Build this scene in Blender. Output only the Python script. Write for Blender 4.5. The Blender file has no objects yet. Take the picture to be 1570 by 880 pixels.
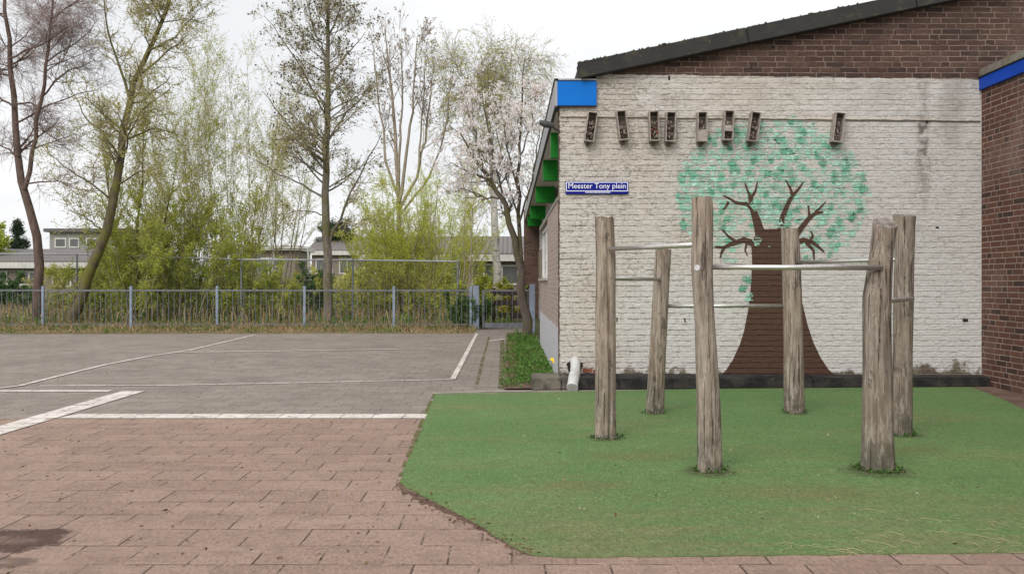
import bpy, bmesh, math, random
import numpy as np
from mathutils import Vector, Matrix, noise as mnoise

random.seed(7)
R = math.radians
scene = bpy.context.scene
COL = scene.collection
F, CX, HY, H = 1396.0, 785.0, 433.0, 1.3      # focal length in photo pixels, principal column, horizon row, eye height


def at(px, py, Y):
    return ((px - CX) / F * Y, Y, H - (py - HY) / F * Y)


def gd(px, py):
    Y = F * H / (py - HY)
    return ((px - CX) / F * Y, Y)


# ------------------------------------------------------------------ materials
class NT:
    """small helper round a node tree"""
    def __init__(self, name):
        self.m = bpy.data.materials.new(name)
        self.m.use_nodes = True
        self.t = self.m.node_tree
        self.b = self.t.nodes['Principled BSDF']
        self.out = self.t.nodes['Material Output']
        self.b.inputs['Roughness'].default_value = .85
        self.b.inputs['Specular IOR Level'].default_value = .25

    def n(self, typ, ins=None, **props):
        nd = self.t.nodes.new(typ)
        for k, v in props.items():
            setattr(nd, k, v)
        for k, v in (ins or {}).items():
            self.put(nd.inputs[k], v)
        return nd

    def put(self, sock, v):
        if isinstance(v, bpy.types.NodeSocket):
            self.t.links.new(v, sock)
        elif isinstance(v, (tuple, list)):
            v = tuple(v)
            if sock.type == 'RGBA' and len(v) == 3:
                v = v + (1,)
            sock.default_value = v
        else:
            sock.default_value = v

    def math(self, op, a, b=None, c=None, clamp=False):
        nd = self.n('ShaderNodeMath', operation=op, use_clamp=clamp)
        self.put(nd.inputs[0], a)
        if b is not None: self.put(nd.inputs[1], b)
        if c is not None: self.put(nd.inputs[2], c)
        return nd.outputs[0]

    def mapr(self, v, a, b, c=0., d=1., smooth=True):
        nd = self.n('ShaderNodeMapRange', interpolation_type='SMOOTHSTEP' if smooth else 'LINEAR')
        for i, x in enumerate((v, a, b, c, d)):
            self.put(nd.inputs[i], x)
        return nd.outputs[0]

    def mix(self, f, a, b, mode='MIX'):
        nd = self.n('ShaderNodeMix', data_type='RGBA', blend_type=mode)
        self.put(nd.inputs[0], f); self.put(nd.inputs[6], a); self.put(nd.inputs[7], b)
        return nd.outputs[2]

    def pos(self):
        if not hasattr(self, '_pos'):
            self._pos = self.n('ShaderNodeNewGeometry')
        return self._pos.outputs['Position']

    def xyz(self):
        if not hasattr(self, '_xyz'):
            self._xyz = self.n('ShaderNodeSeparateXYZ', {0: self.pos()})
        return self._xyz.outputs

    def noise(self, scale, detail=4, rough=.55, vec=None, stretch=None, lo=None, hi=None, loc=(0, 0, 0)):
        v = vec if vec is not None else self.pos()
        if stretch is not None or loc != (0, 0, 0):
            mp = self.n('ShaderNodeMapping', {'Vector': v, 'Scale': stretch or (1, 1, 1), 'Location': loc})
            v = mp.outputs[0]
        nd = self.n('ShaderNodeTexNoise', {'Vector': v, 'Scale': scale, 'Detail': detail, 'Roughness': rough})
        f = nd.outputs['Fac']
        if lo is not None:
            f = self.mapr(f, lo, hi)
        return f

    def bump(self, h, strength=.5, dist=.01, normal=None):
        nd = self.n('ShaderNodeBump', {'Height': h, 'Strength': strength, 'Distance': dist})
        if normal is not None: self.put(nd.inputs['Normal'], normal)
        return nd.outputs[0]

    def courses(self, u, v, rowh, cell, joints, period, rnd_off=True, wob=.004, wscale=6., jw=(.003, .008)):
        """irregular masonry: returns joint mask (1 on the face of the unit, 0 in the joint), two random numbers per unit"""
        w1 = self.math('MULTIPLY', self.math('SUBTRACT', self.noise(wscale, 3), .5), wob * 2)
        w2 = self.math('MULTIPLY', self.math('SUBTRACT', self.noise(wscale, 3, loc=(7, 3, 5)), .5), wob * 2)
        u = self.math('ADD', u, w1); v = self.math('ADD', v, w2)
        sv = self.math('DIVIDE', v, rowh)
        row = self.math('FLOOR', sv)
        fv = self.math('SUBTRACT', sv, row)
        if rnd_off:
            wn = self.n('ShaderNodeTexWhiteNoise', {'W': row}, noise_dimensions='1D')
            off = self.math('MULTIPLY', wn.outputs['Value'], float(period))
        else:
            off = self.math('MULTIPLY', self.math('FLOORED_MODULO', row, 2.), period / 2)
        s = self.math('ADD', self.math('DIVIDE', u, cell), off)
        blk = self.math('FLOOR', self.math('DIVIDE', s, float(period)))
        t = self.math('SUBTRACT', s, self.math('MULTIPLY', blk, float(period)))
        d, k = None, None
        for j in joints + [period]:
            a = self.math('ABSOLUTE', self.math('SUBTRACT', t, float(j)))
            d = a if d is None else self.math('MINIMUM', d, a)
            if 0 < j < period:
                g = self.math('GREATER_THAN', t, float(j))
                k = g if k is None else self.math('ADD', k, g)
        if k is None: k = 0.
        d = self.math('MULTIPLY', d, cell)
        dv = self.math('MULTIPLY', self.math('MINIMUM', fv, self.math('SUBTRACT', 1., fv)), rowh)
        face_h = self.mapr(dv, jw[0], jw[1])
        face_v = self.mapr(d, jw[0], jw[1])
        m = self.math('MINIMUM', face_h, face_v)
        cv = self.n('ShaderNodeCombineXYZ', {0: blk, 1: row, 2: k})
        wn = self.n('ShaderNodeTexWhiteNoise', {'Vector': cv.outputs[0]}, noise_dimensions='3D')
        sp = self.n('ShaderNodeSeparateColor', {0: wn.outputs['Color']})
        self.fh, self.fv = face_h, face_v
        return m, sp.outputs[0], sp.outputs[1], face_h

    def done(self, col=None, rough=None, normal=None):
        if col is not None: self.put(self.b.inputs['Base Color'], col)
        if rough is not None: self.put(self.b.inputs['Roughness'], rough)
        if normal is not None: self.put(self.b.inputs['Normal'], normal)
        return self.m


def plain(name, col, rough=.7, var=.12, scale=8., metal=0., bump=.0, spec=.3, dirt=None):
    t = NT(name)
    nz = t.noise(scale, 5)
    c = t.mix(t.mapr(nz, .3, .7), tuple(x * (1 - var) for x in col), tuple(min(1, x * (1 + var)) for x in col))
    if dirt is not None:
        c = t.mix(t.math('MULTIPLY', t.noise(scale * .6, 6, .65, lo=.5, hi=.72, loc=(3, 1, 9)), .7), c, dirt)
    t.b.inputs['Metallic'].default_value = metal
    t.b.inputs['Specular IOR Level'].default_value = spec
    return t.done(c, rough, t.bump(t.noise(scale * 12, 3), bump, .004) if bump else None)


def m_brick(name, axis, cols, mortar, rowh=.0695, cell=.122, joint=.9, warm=.5, jw=(.003, .008), sat_noise=.3):
    t = NT(name)
    x, y, z = t.xyz()[0], t.xyz()[1], t.xyz()[2]
    m, r1, r2, _ = t.courses(x if axis == 'x' else y, z, rowh, cell, [0, 2, 4], 5, wob=.0035, wscale=9, jw=jw)
    c = t.mix(r1, cols[0], cols[1])
    c = t.mix(t.math('GREATER_THAN', r2, .8), c, cols[2])
    c = t.mix(t.math('MULTIPLY', t.noise(22, 5, .7, lo=.35, hi=.7), sat_noise), c, tuple(v * .55 for v in cols[0]))
    c = t.mix(t.noise(.9, 4, lo=.45, hi=.75), c, t.mix(.3, c, mortar))
    c = t.mix(m, t.mix(t.noise(5, 4, lo=.35, hi=.65), mortar, tuple(v * .7 for v in mortar)), c)
    hgt = t.math('ADD', t.math('MULTIPLY', m, 1.), t.math('MULTIPLY', t.noise(60, 4), .35))
    return t.done(c, .9, t.bump(hgt, .7, .008))


BROWN = [(.105, .061, .047), (.165, .096, .072), (.082, .05, .042)]
REDB = [(.098, .046, .034), (.155, .07, .05), (.06, .036, .03)]


def gable_wall():
    """brown brick; the lower part under a worn coat of cream paint"""
    t = NT('painted_gable_brick')
    x, y, z = t.xyz()[0], t.xyz()[1], t.xyz()[2]
    m, r1, r2, fh = t.courses(x, z, .0695, .122, [0, 2, 4], 5, wob=.012, wscale=9, jw=(.0010, .0085))
    mp_ = t.math('MULTIPLY', t.fh, t.math('ADD', .58, t.math('MULTIPLY', t.fv, .42)))
    bare = t.mix(r1, BROWN[0], BROWN[1])
    bare = t.mix(t.math('GREATER_THAN', r2, .82), bare, BROWN[2])
    bare = t.mix(t.math('MULTIPLY', t.noise(24, 5, .7, lo=.35, hi=.7), .45), bare, (.05, .034, .03))
    bare = t.mix(t.noise(1.3, 4, lo=.5, hi=.8), bare, (.2, .135, .11))
    bare = t.mix(m, t.mix(t.noise(4, 4, lo=.4, hi=.65), (.36, .275, .225), (.17, .13, .11)), bare)
    lich = t.math('MULTIPLY', t.noise(14, 5, .7, lo=.73, hi=.76), 1.)
    bare = t.mix(lich, bare, (.42, .30, .12))
    # paint
    big = t.noise(.8, 4)
    paint = t.mix(t.mapr(big, .35, .65), (.80, .735, .66), (.82, .775, .725))
    right = t.mapr(x, 3.2, 5.2)
    paint = t.mix(t.math('MULTIPLY', right, .7), paint, (.79, .775, .76))
    paint = t.mix(t.math('MULTIPLY', r1, .16), paint, (.58, .53, .46))
    grime = t.noise(3.2, 7, .72, stretch=(1, 1, 2.2), lo=.47, hi=.68)
    left = t.math('MULTIPLY', t.mapr(x, .4, 4.5, 1., .5), t.mapr(t.math('ADD', z, t.math('MULTIPLY', t.math('SUBTRACT', t.noise(1.4, 4), .5), 1.2)), .7, 2.0, .38, 1.))
    low = t.math('MULTIPLY', t.mapr(z, .9, 1.9, 1., 0.), t.mapr(x, .9, 1.8))
    paint = t.mix(t.math('MULTIPLY', low, .6), paint, (.85, .835, .81))
    paint = t.mix(t.math('MULTIPLY', t.math('MULTIPLY', grime, left), .36), paint, (.44, .375, .29))
    speck = t.noise(24, 5, .7, stretch=(1, 1, 1.35), lo=.53, hi=.60)
    paint = t.mix(t.math('MULTIPLY', t.math('MULTIPLY', speck, t.math('MULTIPLY', left, t.noise(2.3, 5, .7, lo=.36, hi=.62, loc=(2, 6, 1)))), .85), paint, (.24, .20, .155))
    # dark weathering in patches of the bed joints
    jn = t.noise(8.5, 6, .75, stretch=(1, 1, 1.6), lo=.485, hi=.56)
    jd = t.math('MULTIPLY', t.math('SUBTRACT', 1., mp_), t.math('ADD', t.math('MULTIPLY', jn, 1.0), .0))
    sq = t.noise(15, 6, .75, stretch=(.7, 1, 1.6), lo=.53, hi=.60, loc=(5, 5, 5))
    paint = t.mix(t.math('MULTIPLY', t.math('MULTIPLY', sq, left), .42), paint, (.34, .285, .22))
    paint = t.mix(t.math('MULTIPLY', jd, t.mapr(x, .4, 5.2, 1., .55)), paint, (.17, .14, .11))
    # run-off streak below an old fixing, right part of the wall
    sx = t.math('ABSOLUTE', t.math('SUBTRACT', t.math('ADD', x, t.math('MULTIPLY', t.math('SUBTRACT', t.noise(5, 4), .5), .14)), 5.22))
    st = t.math('MULTIPLY', t.mapr(sx, .02, .13, 1., 0.), t.mapr(z, 1.9, 3.2, 0., 1.))
    st = t.math('MULTIPLY', st, t.mapr(z, 3.36, 3.44, 1., .35))
    paint = t.mix(t.math('MULTIPLY', t.math('MULTIPLY', st, t.noise(9, 5, .7, lo=.35, hi=.6)), .85), paint, (.14, .105, .09))
    sx2 = t.math('ABSOLUTE', t.math('SUBTRACT', t.math('ADD', x, t.math('MULTIPLY', t.noise(4, 4), .3)), 5.75))
    st2 = t.math('MULTIPLY', t.mapr(sx2, .05, .22, 1., 0.), t.mapr(z, 2.6, 3.4, 0., 1.))
    paint = t.mix(t.math('MULTIPLY', st2, .35), paint, (.28, .24, .21))
    # upper band dirtier
    ub = t.math('MULTIPLY', t.mapr(z, 3.25, 3.6), t.noise(2.2, 6, .7, stretch=(1, 1, 2.5), lo=.42, hi=.7))
    paint = t.mix(t.math('MULTIPLY', ub, .4), paint, (.42, .37, .31))
    # mask: the top edge, flaked foot
    edge = t.math('ADD', z, t.math('MULTIPLY', t.math('SUBTRACT', t.noise(7, 4), .5), .05))
    top = t.math('SUBTRACT', 1., t.mapr(t.math('ADD', edge, t.math('MULTIPLY', x, .0145)), 3.955, 3.965))
    foot = t.math('ADD', z, t.math('MULTIPLY', t.math('SUBTRACT', t.noise(4.5, 6, .7), .5), .75))
    rf = t.math('ADD', .14, t.math('MULTIPLY', t.mapr(x, 4.4, 5.2), .09))
    foot_m = t.mapr(t.math('SUBTRACT', foot, rf), -.04, .05)
    chips = t.math('SUBTRACT', 1., t.noise(11, 6, .75, stretch=(1, 1, 2), lo=.70, hi=.73))
    mask = t.math('MULTIPLY', t.math('MULTIPLY', top, foot_m), t.math('ADD', .25, t.math('MULTIPLY', chips, .75)))
    dirtyfoot = t.mix(t.noise(8, 5, .7, lo=.38, hi=.6), t.mix(.5, bare, (.2, .17, .14)), (.26, .23, .16))
    bare = t.mix(t.mapr(z, .5, .7, 1., 0.), bare, dirtyfoot)
    mask = t.math('MULTIPLY', mask, t.mapr(t.math('ADD', x, t.math('MULTIPLY', t.math('SUBTRACT', t.noise(14, 4, .7), .5), .05)), .600, .612))
    c = t.mix(mask, bare, paint)
    hgt = t.math('ADD', t.math('MULTIPLY', mp_, .55), t.math('MULTIPLY', t.noise(17, 7, .8, stretch=(.9, 1, 1.3)), 3.2))
    return t.done(c, .88, t.bump(hgt, 1., .016))


def mural_paint(name, col, hole=.5, var=.35, solid=False):
    """thin paint on the brickwork: same relief, worn through in places"""
    t = NT(name)
    x, y, z = t.xyz()[0], t.xyz()[1], t.xyz()[2]
    m, r1, r2, fh = t.courses(x, z, .0695, .122, [0, 2, 4], 5, wob=.012, wscale=9, jw=(.0010, .0085))
    m = t.math('MULTIPLY', t.fh, t.math('ADD', .75, t.math('MULTIPLY', t.fv, .25)))
    isl = t._pos.outputs['Random Per Island']
    c = t.mix(t.math('MULTIPLY', isl, var), col, tuple(min(1, v * 1.5 + .06) for v in col))
    c = t.mix(t.math('MULTIPLY', t.noise(16, 5, .7, lo=.45, hi=.7), .25), c, tuple(v * .6 for v in col))
    jn = t.noise(4.5, 5, .7, stretch=(1, 1, 3.), lo=.40, hi=.60)
    c = t.mix(t.math('MULTIPLY', t.math('SUBTRACT', 1., m), t.math('ADD', t.math('MULTIPLY', jn, .5), .12)), c, tuple(v * .35 for v in col))
    hgt = t.math('ADD', t.math('MULTIPLY', m, .9), t.math('MULTIPLY', t.noise(16, 7, .75, stretch=(.7, 1, 1.5)), 2.2))
    t.done(c, .85, t.bump(hgt, 1., .016))
    a = t.noise(24, 6, .75, stretch=(.8, 1, 1.9), lo=hole - .03, hi=hole + .035)
    a = t.math('SUBTRACT', 1., a)
    if not solid: a = t.math('MULTIPLY', a, t.math('ADD', .25, t.math('MULTIPLY', m, .75)))
    t.put(t.b.inputs['Alpha'], a)
    return t.m


def m_paving(name, c1, c2, joint, size=.3, stain=None, far_grime=.35, joint_amt=1.):
    t = NT(name)
    x, y = t.xyz()[0], t.xyz()[1]
    m, r1, r2, _ = t.courses(x, y, size, size / 2, [0], 2, rnd_off=False, wob=.006, wscale=3, jw=(.002, .0075))
    c = t.mix(t.mapr(r1, .1, .9, 0., 1., False), c1, c2)
    c = t.mix(t.math('MULTIPLY', t.math('GREATER_THAN', r2, .93), .22), c, tuple(v * .75 for v in c1))
    g = t.noise(60, 5, .75, stretch=(1, .4, 1), lo=.50, hi=.58)
    c = t.mix(t.math('MULTIPLY', g, .36), c, tuple(min(1, v * 1.55) for v in c2))
    c = t.mix(t.math('MULTIPLY', t.noise(52, 5, .75, stretch=(1, .4, 1), lo=.51, hi=.59, loc=(4, 4, 4)), .42), c, tuple(v * .5 for v in c1))
    c = t.mix(t.math('MULTIPLY', t.noise(.55, 6, .65, lo=.42, hi=.7), far_grime), c, tuple(v * .66 for v in c1))
    c = t.mix(t.math('MULTIPLY', t.noise(5.5, 7, .75, stretch=(1, .7, 1), lo=.48, hi=.62, loc=(8, 2, 0)), .34), c, tuple(v * .62 for v in c1))
    c = t.mix(t.math('MULTIPLY', t.noise(2.5, 6, .75, lo=.50, hi=.64, stretch=(.5, 2.2, 1)), .3), c, tuple(min(1, v * 1.28) for v in c2))
    if stain:
        for (sx, sy, ra, rb, amt) in stain:
            dx = t.math('DIVIDE', t.math('SUBTRACT', x, sx), ra); dy = t.math('DIVIDE', t.math('SUBTRACT', y, sy), rb)
            dd = t.math('SQRT', t.math('ADD', t.math('MULTIPLY', dx, dx), t.math('MULTIPLY', dy, dy)))
            dd = t.math('ADD', dd, t.math('MULTIPLY', t.math('SUBTRACT', t.noise(7, 7, .75), .5), 1.7))
            core = t.mapr(dd, .15, .6, .55, 1.)
            c = t.mix(t.math('MULTIPLY', t.math('MULTIPLY', t.mapr(dd, .78, .98, 1., 0.), core), amt), c, (.075, .045, .036))
    moss = t.noise(1.3, 5, .7, lo=.52, hi=.68)
    jc = t.mix(moss, joint, (.115, .11, .045))
    jm = t.math('MULTIPLY', t.math('SUBTRACT', 1., m), t.noise(3.2, 6, .75, lo=.42, hi=.56))
    c = t.mix(t.math('MULTIPLY', jm, joint_amt), c, jc)
    hgt = t.math('ADD', t.math('MULTIPLY', m, .5), t.math('MULTIPLY', t.noise(60, 6, .85), .8))
    return t.done(c, .92, t.bump(hgt, .6, .006))


def m_turf():
    t = NT('rubber_turf')
    x, y = t.xyz()[0], t.xyz()[1]
    c = t.mix(t.noise(.7, 5, .6, lo=.35, hi=.7), (.088, .178, .052), (.132, .215, .074))
    far = t.mapr(t.math('ADD', y, t.math('MULTIPLY', x, .35)), 7.6, 11.5)
    c = t.mix(t.math('MULTIPLY', far, .55), c, (.085, .185, .06))
    w = t.noise(1.1, 6, .68, stretch=(.55, 1.5, 1), lo=.47, hi=.72)
    c = t.mix(t.math('MULTIPLY', w, .62), c, (.185, .165, .07))
    w2 = t.noise(5, 8, .82, stretch=(.45, 1.6, 1), lo=.52, hi=.70, loc=(2, 2, 7))
    c = t.mix(t.math('MULTIPLY', w2, .5), c, (.19, .15, .07))
    c = t.mix(t.math('MULTIPLY', t.noise(2.1, 6, .7, stretch=(.7, 1.3, 1), lo=.50, hi=.62, loc=(9, 1, 4)), .32), c, (.07, .16, .05))
    near = t.mapr(y, 4.4, 6.2, 1., 0.)
    c = t.mix(t.math('MULTIPLY', t.math('MULTIPLY', near, t.noise(2.2, 6, .7, stretch=(.5, 1.6, 1), lo=.33, hi=.62)), .65), c, (.19, .165, .085))
    def spots(lst, wob, d0, d1):
        """one mask for several worn or soiled spots of the mat"""
        dm = None
        for (px, py, rx, ry) in lst:
            gx, gy = gd(px, py)
            v = t.n('ShaderNodeVectorMath', {0: t.pos(), 1: (gx, gy, 0)}, operation='SUBTRACT').outputs[0]
            v = t.n('ShaderNodeVectorMath', {0: v, 1: (1 / rx, 1 / ry, 0)}, operation='MULTIPLY').outputs[0]
            dd = t.n('ShaderNodeVectorMath', {0: v}, operation='LENGTH').outputs['Value']
            dm = dd if dm is None else t.math('MINIMUM', dm, dd)
        return t.mapr(t.math('ADD', dm, wob), d0, d1, 1., 0.)
    wob = t.math('MULTIPLY', t.math('SUBTRACT', t.noise(5, 6, .72), .5), 1.3)
    c = t.mix(t.math('MULTIPLY', spots(((975, 700, .55, .28), (1230, 755, .8, .3), (1400, 690, .4, .2), (900, 745, .4, .2)), wob, .2, 1.05), .4), c, (.17, .11, .052))
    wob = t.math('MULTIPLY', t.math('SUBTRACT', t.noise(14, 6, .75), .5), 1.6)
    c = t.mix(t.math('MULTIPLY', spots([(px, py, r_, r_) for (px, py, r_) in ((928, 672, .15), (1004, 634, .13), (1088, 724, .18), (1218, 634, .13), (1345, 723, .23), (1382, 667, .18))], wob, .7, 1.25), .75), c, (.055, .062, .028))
    c = t.mix(t.math('MULTIPLY', t.noise(62, 5, .75, stretch=(1, .38, 1), lo=.50, hi=.585), .55), c, (.045, .095, .028))
    c = t.mix(t.math('MULTIPLY', t.noise(66, 5, .75, stretch=(1, .4, 1), lo=.53, hi=.61, loc=(3, 3, 3)), .5), c, (.24, .31, .15))
    c = t.mix(t.math('MULTIPLY', t.noise(6, 7, .78, stretch=(.6, 1.5, 1), lo=.50, hi=.62, loc=(1, 8, 3)), .42), c, (.085, .135, .05))
    c = t.mix(t.math('MULTIPLY', t.noise(17, 6, .78, stretch=(.8, .9, 1), lo=.51, hi=.60, loc=(5, 8, 3)), .42), c, (.115, .12, .05))
    hgt = t.math('ADD', t.noise(55, 7, .85), t.math('MULTIPLY', t.noise(9, 4), .6))
    return t.done(c, .92, t.bump(hgt, .6, .008))


def m_log(name, dark=1.):
    t = NT(name)
    c = t.mix(t.noise(3.5, 6, .65, stretch=(5, 5, .45), lo=.3, hi=.68), tuple(v * dark for v in (.17, .132, .104)), tuple(v * dark for v in (.43, .365, .30)))
    c = t.mix(t.math('MULTIPLY', t.noise(1.7, 5, .6, stretch=(1.5, 1.5, .8), lo=.45, hi=.7), .5), c, tuple(v * dark for v in (.33, .235, .165)))
    cr = t.noise(6, 5, .7, stretch=(7, 7, .2), lo=.585, hi=.63)
    c = t.mix(t.math('MULTIPLY', cr, .7), c, (.05, .035, .028))
    c = t.mix(t.math('MULTIPLY', t.noise(7, 5, .75, stretch=(1.2, 1.2, .7), lo=.575, hi=.63), .6), c, (.07, .058, .045))
    z = t.xyz()[2]
    c = t.mix(t.math('MULTIPLY', t.mapr(z, .0, .5, 1., 0.), t.noise(6, 5, .7, lo=.40, hi=.62)), c, (.105, .1, .075))
    fine = t.noise(15, 5, .75, stretch=(3.2, 3.2, .22))
    c = t.mix(t.math('MULTIPLY', t.mapr(fine, .50, .62), .42), c, (.10, .078, .062))
    c = t.mix(t.math('MULTIPLY', t.noise(11, 6, .8, stretch=(2.5, 2.5, .5), lo=.51, hi=.60, loc=(6, 6, 6)), .45), c, (.50, .44, .375))
    hgt = t.math('SUBTRACT', t.math('MULTIPLY', fine, .7), t.math('MULTIPLY', cr, .8))
    return t.done(c, .88, t.bump(hgt, 1., .018))


def m_bark(name, c1, c2, moss=None, scale=4., ring=False):
    t = NT(name)
    c = t.mix(t.noise(scale, 6, .7, stretch=(2.5, 2.5, .7), lo=.35, hi=.65), c1, c2)
    if moss is not None:
        c = t.mix(t.noise(2.1, 5, .65, lo=.42, hi=.62), c, moss)
    if ring:
        c = t.mix(t.noise(5, 5, .75, stretch=(1, 1, 3.5), lo=.55, hi=.62), c, (.03, .027, .024))
    return t.done(c, .9, t.bump(t.noise(scale * 5, 4, .7, stretch=(2, 2, .6)), .6, .02))


def m_leaf(name, cols, trans=.35):
    t = NT(name)
    t.pos()
    isl = t._pos.outputs['Random Per Island']
    ramp = t.n('ShaderNodeValToRGB', {0: isl})
    el = ramp.color_ramp.elements
    while len(el) < len(cols): el.new(.5)
    for i, cc in enumerate(cols):
        el[i].position = i / (len(cols) - 1); el[i].color = (*cc, 1)
    t.done(ramp.outputs[0], .7)
    tr = t.n('ShaderNodeBsdfTranslucent', {'Color': ramp.outputs[0]})
    mx = t.n('ShaderNodeMixShader', {0: trans, 1: t.b.outputs[0], 2: tr.outputs[0]})
    t.t.links.new(mx.outputs[0], t.out.inputs[0])
    return t.m


def m_glass(name, col=(.03, .035, .04), rough=.06):
    t = NT(name)
    t.b.inputs['Specular IOR Level'].default_value = .8
    return t.done(col, rough)


def m_ground():
    t = NT('garden_ground')
    c = t.mix(t.noise(.5, 6, .65, lo=.35, hi=.65), (.085, .068, .036), (.07, .098, .028))
    c = t.mix(t.noise(6, 6, .7, lo=.5, hi=.7), c, (.2, .16, .095))
    return t.done(c, .95, t.bump(t.noise(12, 6, .7), .8, .05))


def m_soil():
    t = NT('bare_soil')
    c = t.mix(t.noise(3, 6, .7, lo=.35, hi=.65), (.105, .06, .043), (.19, .125, .095))
    c = t.mix(t.math('MULTIPLY', t.noise(40, 4, .8, lo=.5, hi=.65), .6), c, (.05, .035, .028))
    return t.done(c, .95, t.bump(t.noise(40, 5, .7), .8, .02))


def m_stripes(name, c1, c2, axis=0, freq=22.):
    t = NT(name)
    x = t.xyz()[axis]
    w = t.math('ABSOLUTE', t.math('SINE', t.math('MULTIPLY', x, freq)))
    c = t.mix(t.mapr(w, .1, .5), c2, c1)
    c = t.mix(t.math('MULTIPLY', t.noise(2, 5), .4), c, c2)
    return t.done(c, .85, t.bump(w, .8, .03))


# ------------------------------------------------------------------ mesh building
class MB:
    def __init__(self):
        self.v, self.f, self.m = [], [], []

    def poly(self, pts, mi=0):
        b = len(self.v); self.v += [tuple(p) for p in pts]
        self.f.append(list(range(b, b + len(pts)))); self.m.append(mi)

    def hexa(self, p, mi=0):
        """p: 8 points, bottom ring of four then top ring of four"""
        b = len(self.v); self.v += [tuple(q) for q in p]
        for q in ((3, 2, 1, 0), (4, 5, 6, 7), (0, 1, 5, 4), (1, 2, 6, 5), (2, 3, 7, 6), (3, 0, 4, 7)):
            self.f.append([b + i for i in q]); self.m.append(mi)

    def box(self, x0, x1, y0, y1, z0, z1, mi=0):
        self.hexa([(x0, y0, z0), (x1, y0, z0), (x1, y1, z0), (x0, y1, z0), (x0, y0, z1), (x1, y0, z1), (x1, y1, z1), (x0, y1, z1)], mi)

    def prism(self, pts, d, mi=0):
        """pts: outline in 3D, d: extrusion vector"""
        b = len(self.v); n = len(pts)
        self.v += [tuple(p) for p in pts] + [tuple(p[i] + d[i] for i in range(3)) for p in pts]
        self.f.append(list(range(b, b + n))); self.m.append(mi)
        self.f.append(list(range(b + 2 * n - 1, b + n - 1, -1))); self.m.append(mi)
        for i in range(n):
            j = (i + 1) % n
            self.f.append([b + j, b + i, b + n + i, b + n + j]); self.m.append(mi)

    def tube(self, pts, rad, k=10, mi=0, caps=True):
        P = [Vector(p) for p in pts]; n = len(P)
        if not isinstance(rad, (list, tuple)): rad = [rad] * n
        b = len(self.v); ref = None
        for i in range(n):
            t = (P[min(i + 1, n - 1)] - P[max(i - 1, 0)]).normalized()
            if ref is None:
                ref = t.cross(Vector((0, 0, 1)) if abs(t.z) < .9 else Vector((1, 0, 0))).normalized()
            ref = (ref - t * ref.dot(t)).normalized(); w = t.cross(ref)
            for j in range(k):
                a = 2 * math.pi * j / k
                self.v.append(tuple(P[i] + (ref * math.cos(a) + w * math.sin(a)) * rad[i]))
        for i in range(n - 1):
            for j in range(k):
                q = (j + 1) % k
                self.f.append([b + i * k + j, b + i * k + q, b + (i + 1) * k + q, b + (i + 1) * k + j]); self.m.append(mi)
        if caps:
            self.f.append([b + j for j in reversed(range(k))]); self.m.append(mi)
            self.f.append([b + (n - 1) * k + j for j in range(k)]); self.m.append(mi)

    def build(self, name, mats, parent=None, bevel=0., smooth=False, loc=None):
        me = bpy.data.meshes.new(name)
        me.from_pydata(self.v, [], self.f)
        if not isinstance(mats, (list, tuple)): mats = [mats]
        for m in mats: me.materials.append(m)
        me.polygons.foreach_set('material_index', self.m)
        if smooth: me.polygons.foreach_set('use_smooth', [True] * len(self.f))
        if bevel:
            bm = bmesh.new(); bm.from_mesh(me)
            bmesh.ops.bevel(bm, geom=[e for e in bm.edges if e.is_manifold and e.calc_face_angle(0) > .5], offset=bevel, segments=2, affect='EDGES', clamp_overlap=True)
            bm.to_mesh(me); bm.free()
        me.update()
        o = bpy.data.objects.new(name, me)
        COL.objects.link(o)
        if parent is not None: o.parent = parent
        return o


def npmesh(name, chunks, mats, parent=None, smooth=False):
    """chunks: (verts (N,3), faces (M,4), material index)"""
    V, Fc, MI, off = [], [], [], 0
    for v, f, mi in chunks:
        if len(v) == 0: continue
        V.append(v); Fc.append(f + off); MI.append(np.full(len(f), mi, np.int32)); off += len(v)
    V = np.concatenate(V).astype(np.float32); Fc = np.concatenate(Fc).astype(np.int32); MI = np.concatenate(MI)
    me = bpy.data.meshes.new(name)
    me.vertices.add(len(V)); me.vertices.foreach_set('co', V.ravel())
    me.loops.add(Fc.size); me.loops.foreach_set('vertex_index', Fc.ravel())
    me.polygons.add(len(Fc))
    me.polygons.foreach_set('loop_start', np.arange(0, Fc.size, 4, dtype=np.int32))
    for m in mats: me.materials.append(m)
    me.polygons.foreach_set('material_index', MI)
    if smooth: me.polygons.foreach_set('use_smooth', np.ones(len(Fc), bool))
    me.update(calc_edges=True)
    o = bpy.data.objects.new(name, me); COL.objects.link(o)
    if parent is not None: o.parent = parent
    return o


def tag(o, label=None, cat=None, group=None, kind=None):
    if label: o['label'] = label
    if cat: o['category'] = cat
    if group: o['group'] = group
    if kind: o['kind'] = kind
    return o


def empty(name, loc=(0, 0, 0)):
    """an Empty at the thing's base; parts are built in world coordinates and keep them"""
    o = bpy.data.objects.new(name, None)
    o.empty_display_size = .2
    COL.objects.link(o)
    o['_loc'] = loc
    return o


def settle():
    """move every Empty to the base of its thing without moving its parts"""
    for o in list(COL.objects):
        if o.type == 'EMPTY' and '_loc' in o:
            l = Vector(o['_loc']); del o['_loc']
            o.location = l
            for c in o.children:
                c.matrix_parent_inverse = Matrix.Translation(-l)


# ------------------------------------------------------------------ camera, light, sky
cam = bpy.data.cameras.new('camera')
co = bpy.data.objects.new('camera', cam); COL.objects.link(co)
co.location = (0, 0, H); co.rotation_euler = (R(90), 0, 0)
cam.sensor_width = 36; cam.lens = 36 * F / 1570; cam.shift_y = -(440 - HY) / 1570
cam.clip_end = 2000
scene.camera = co

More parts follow.
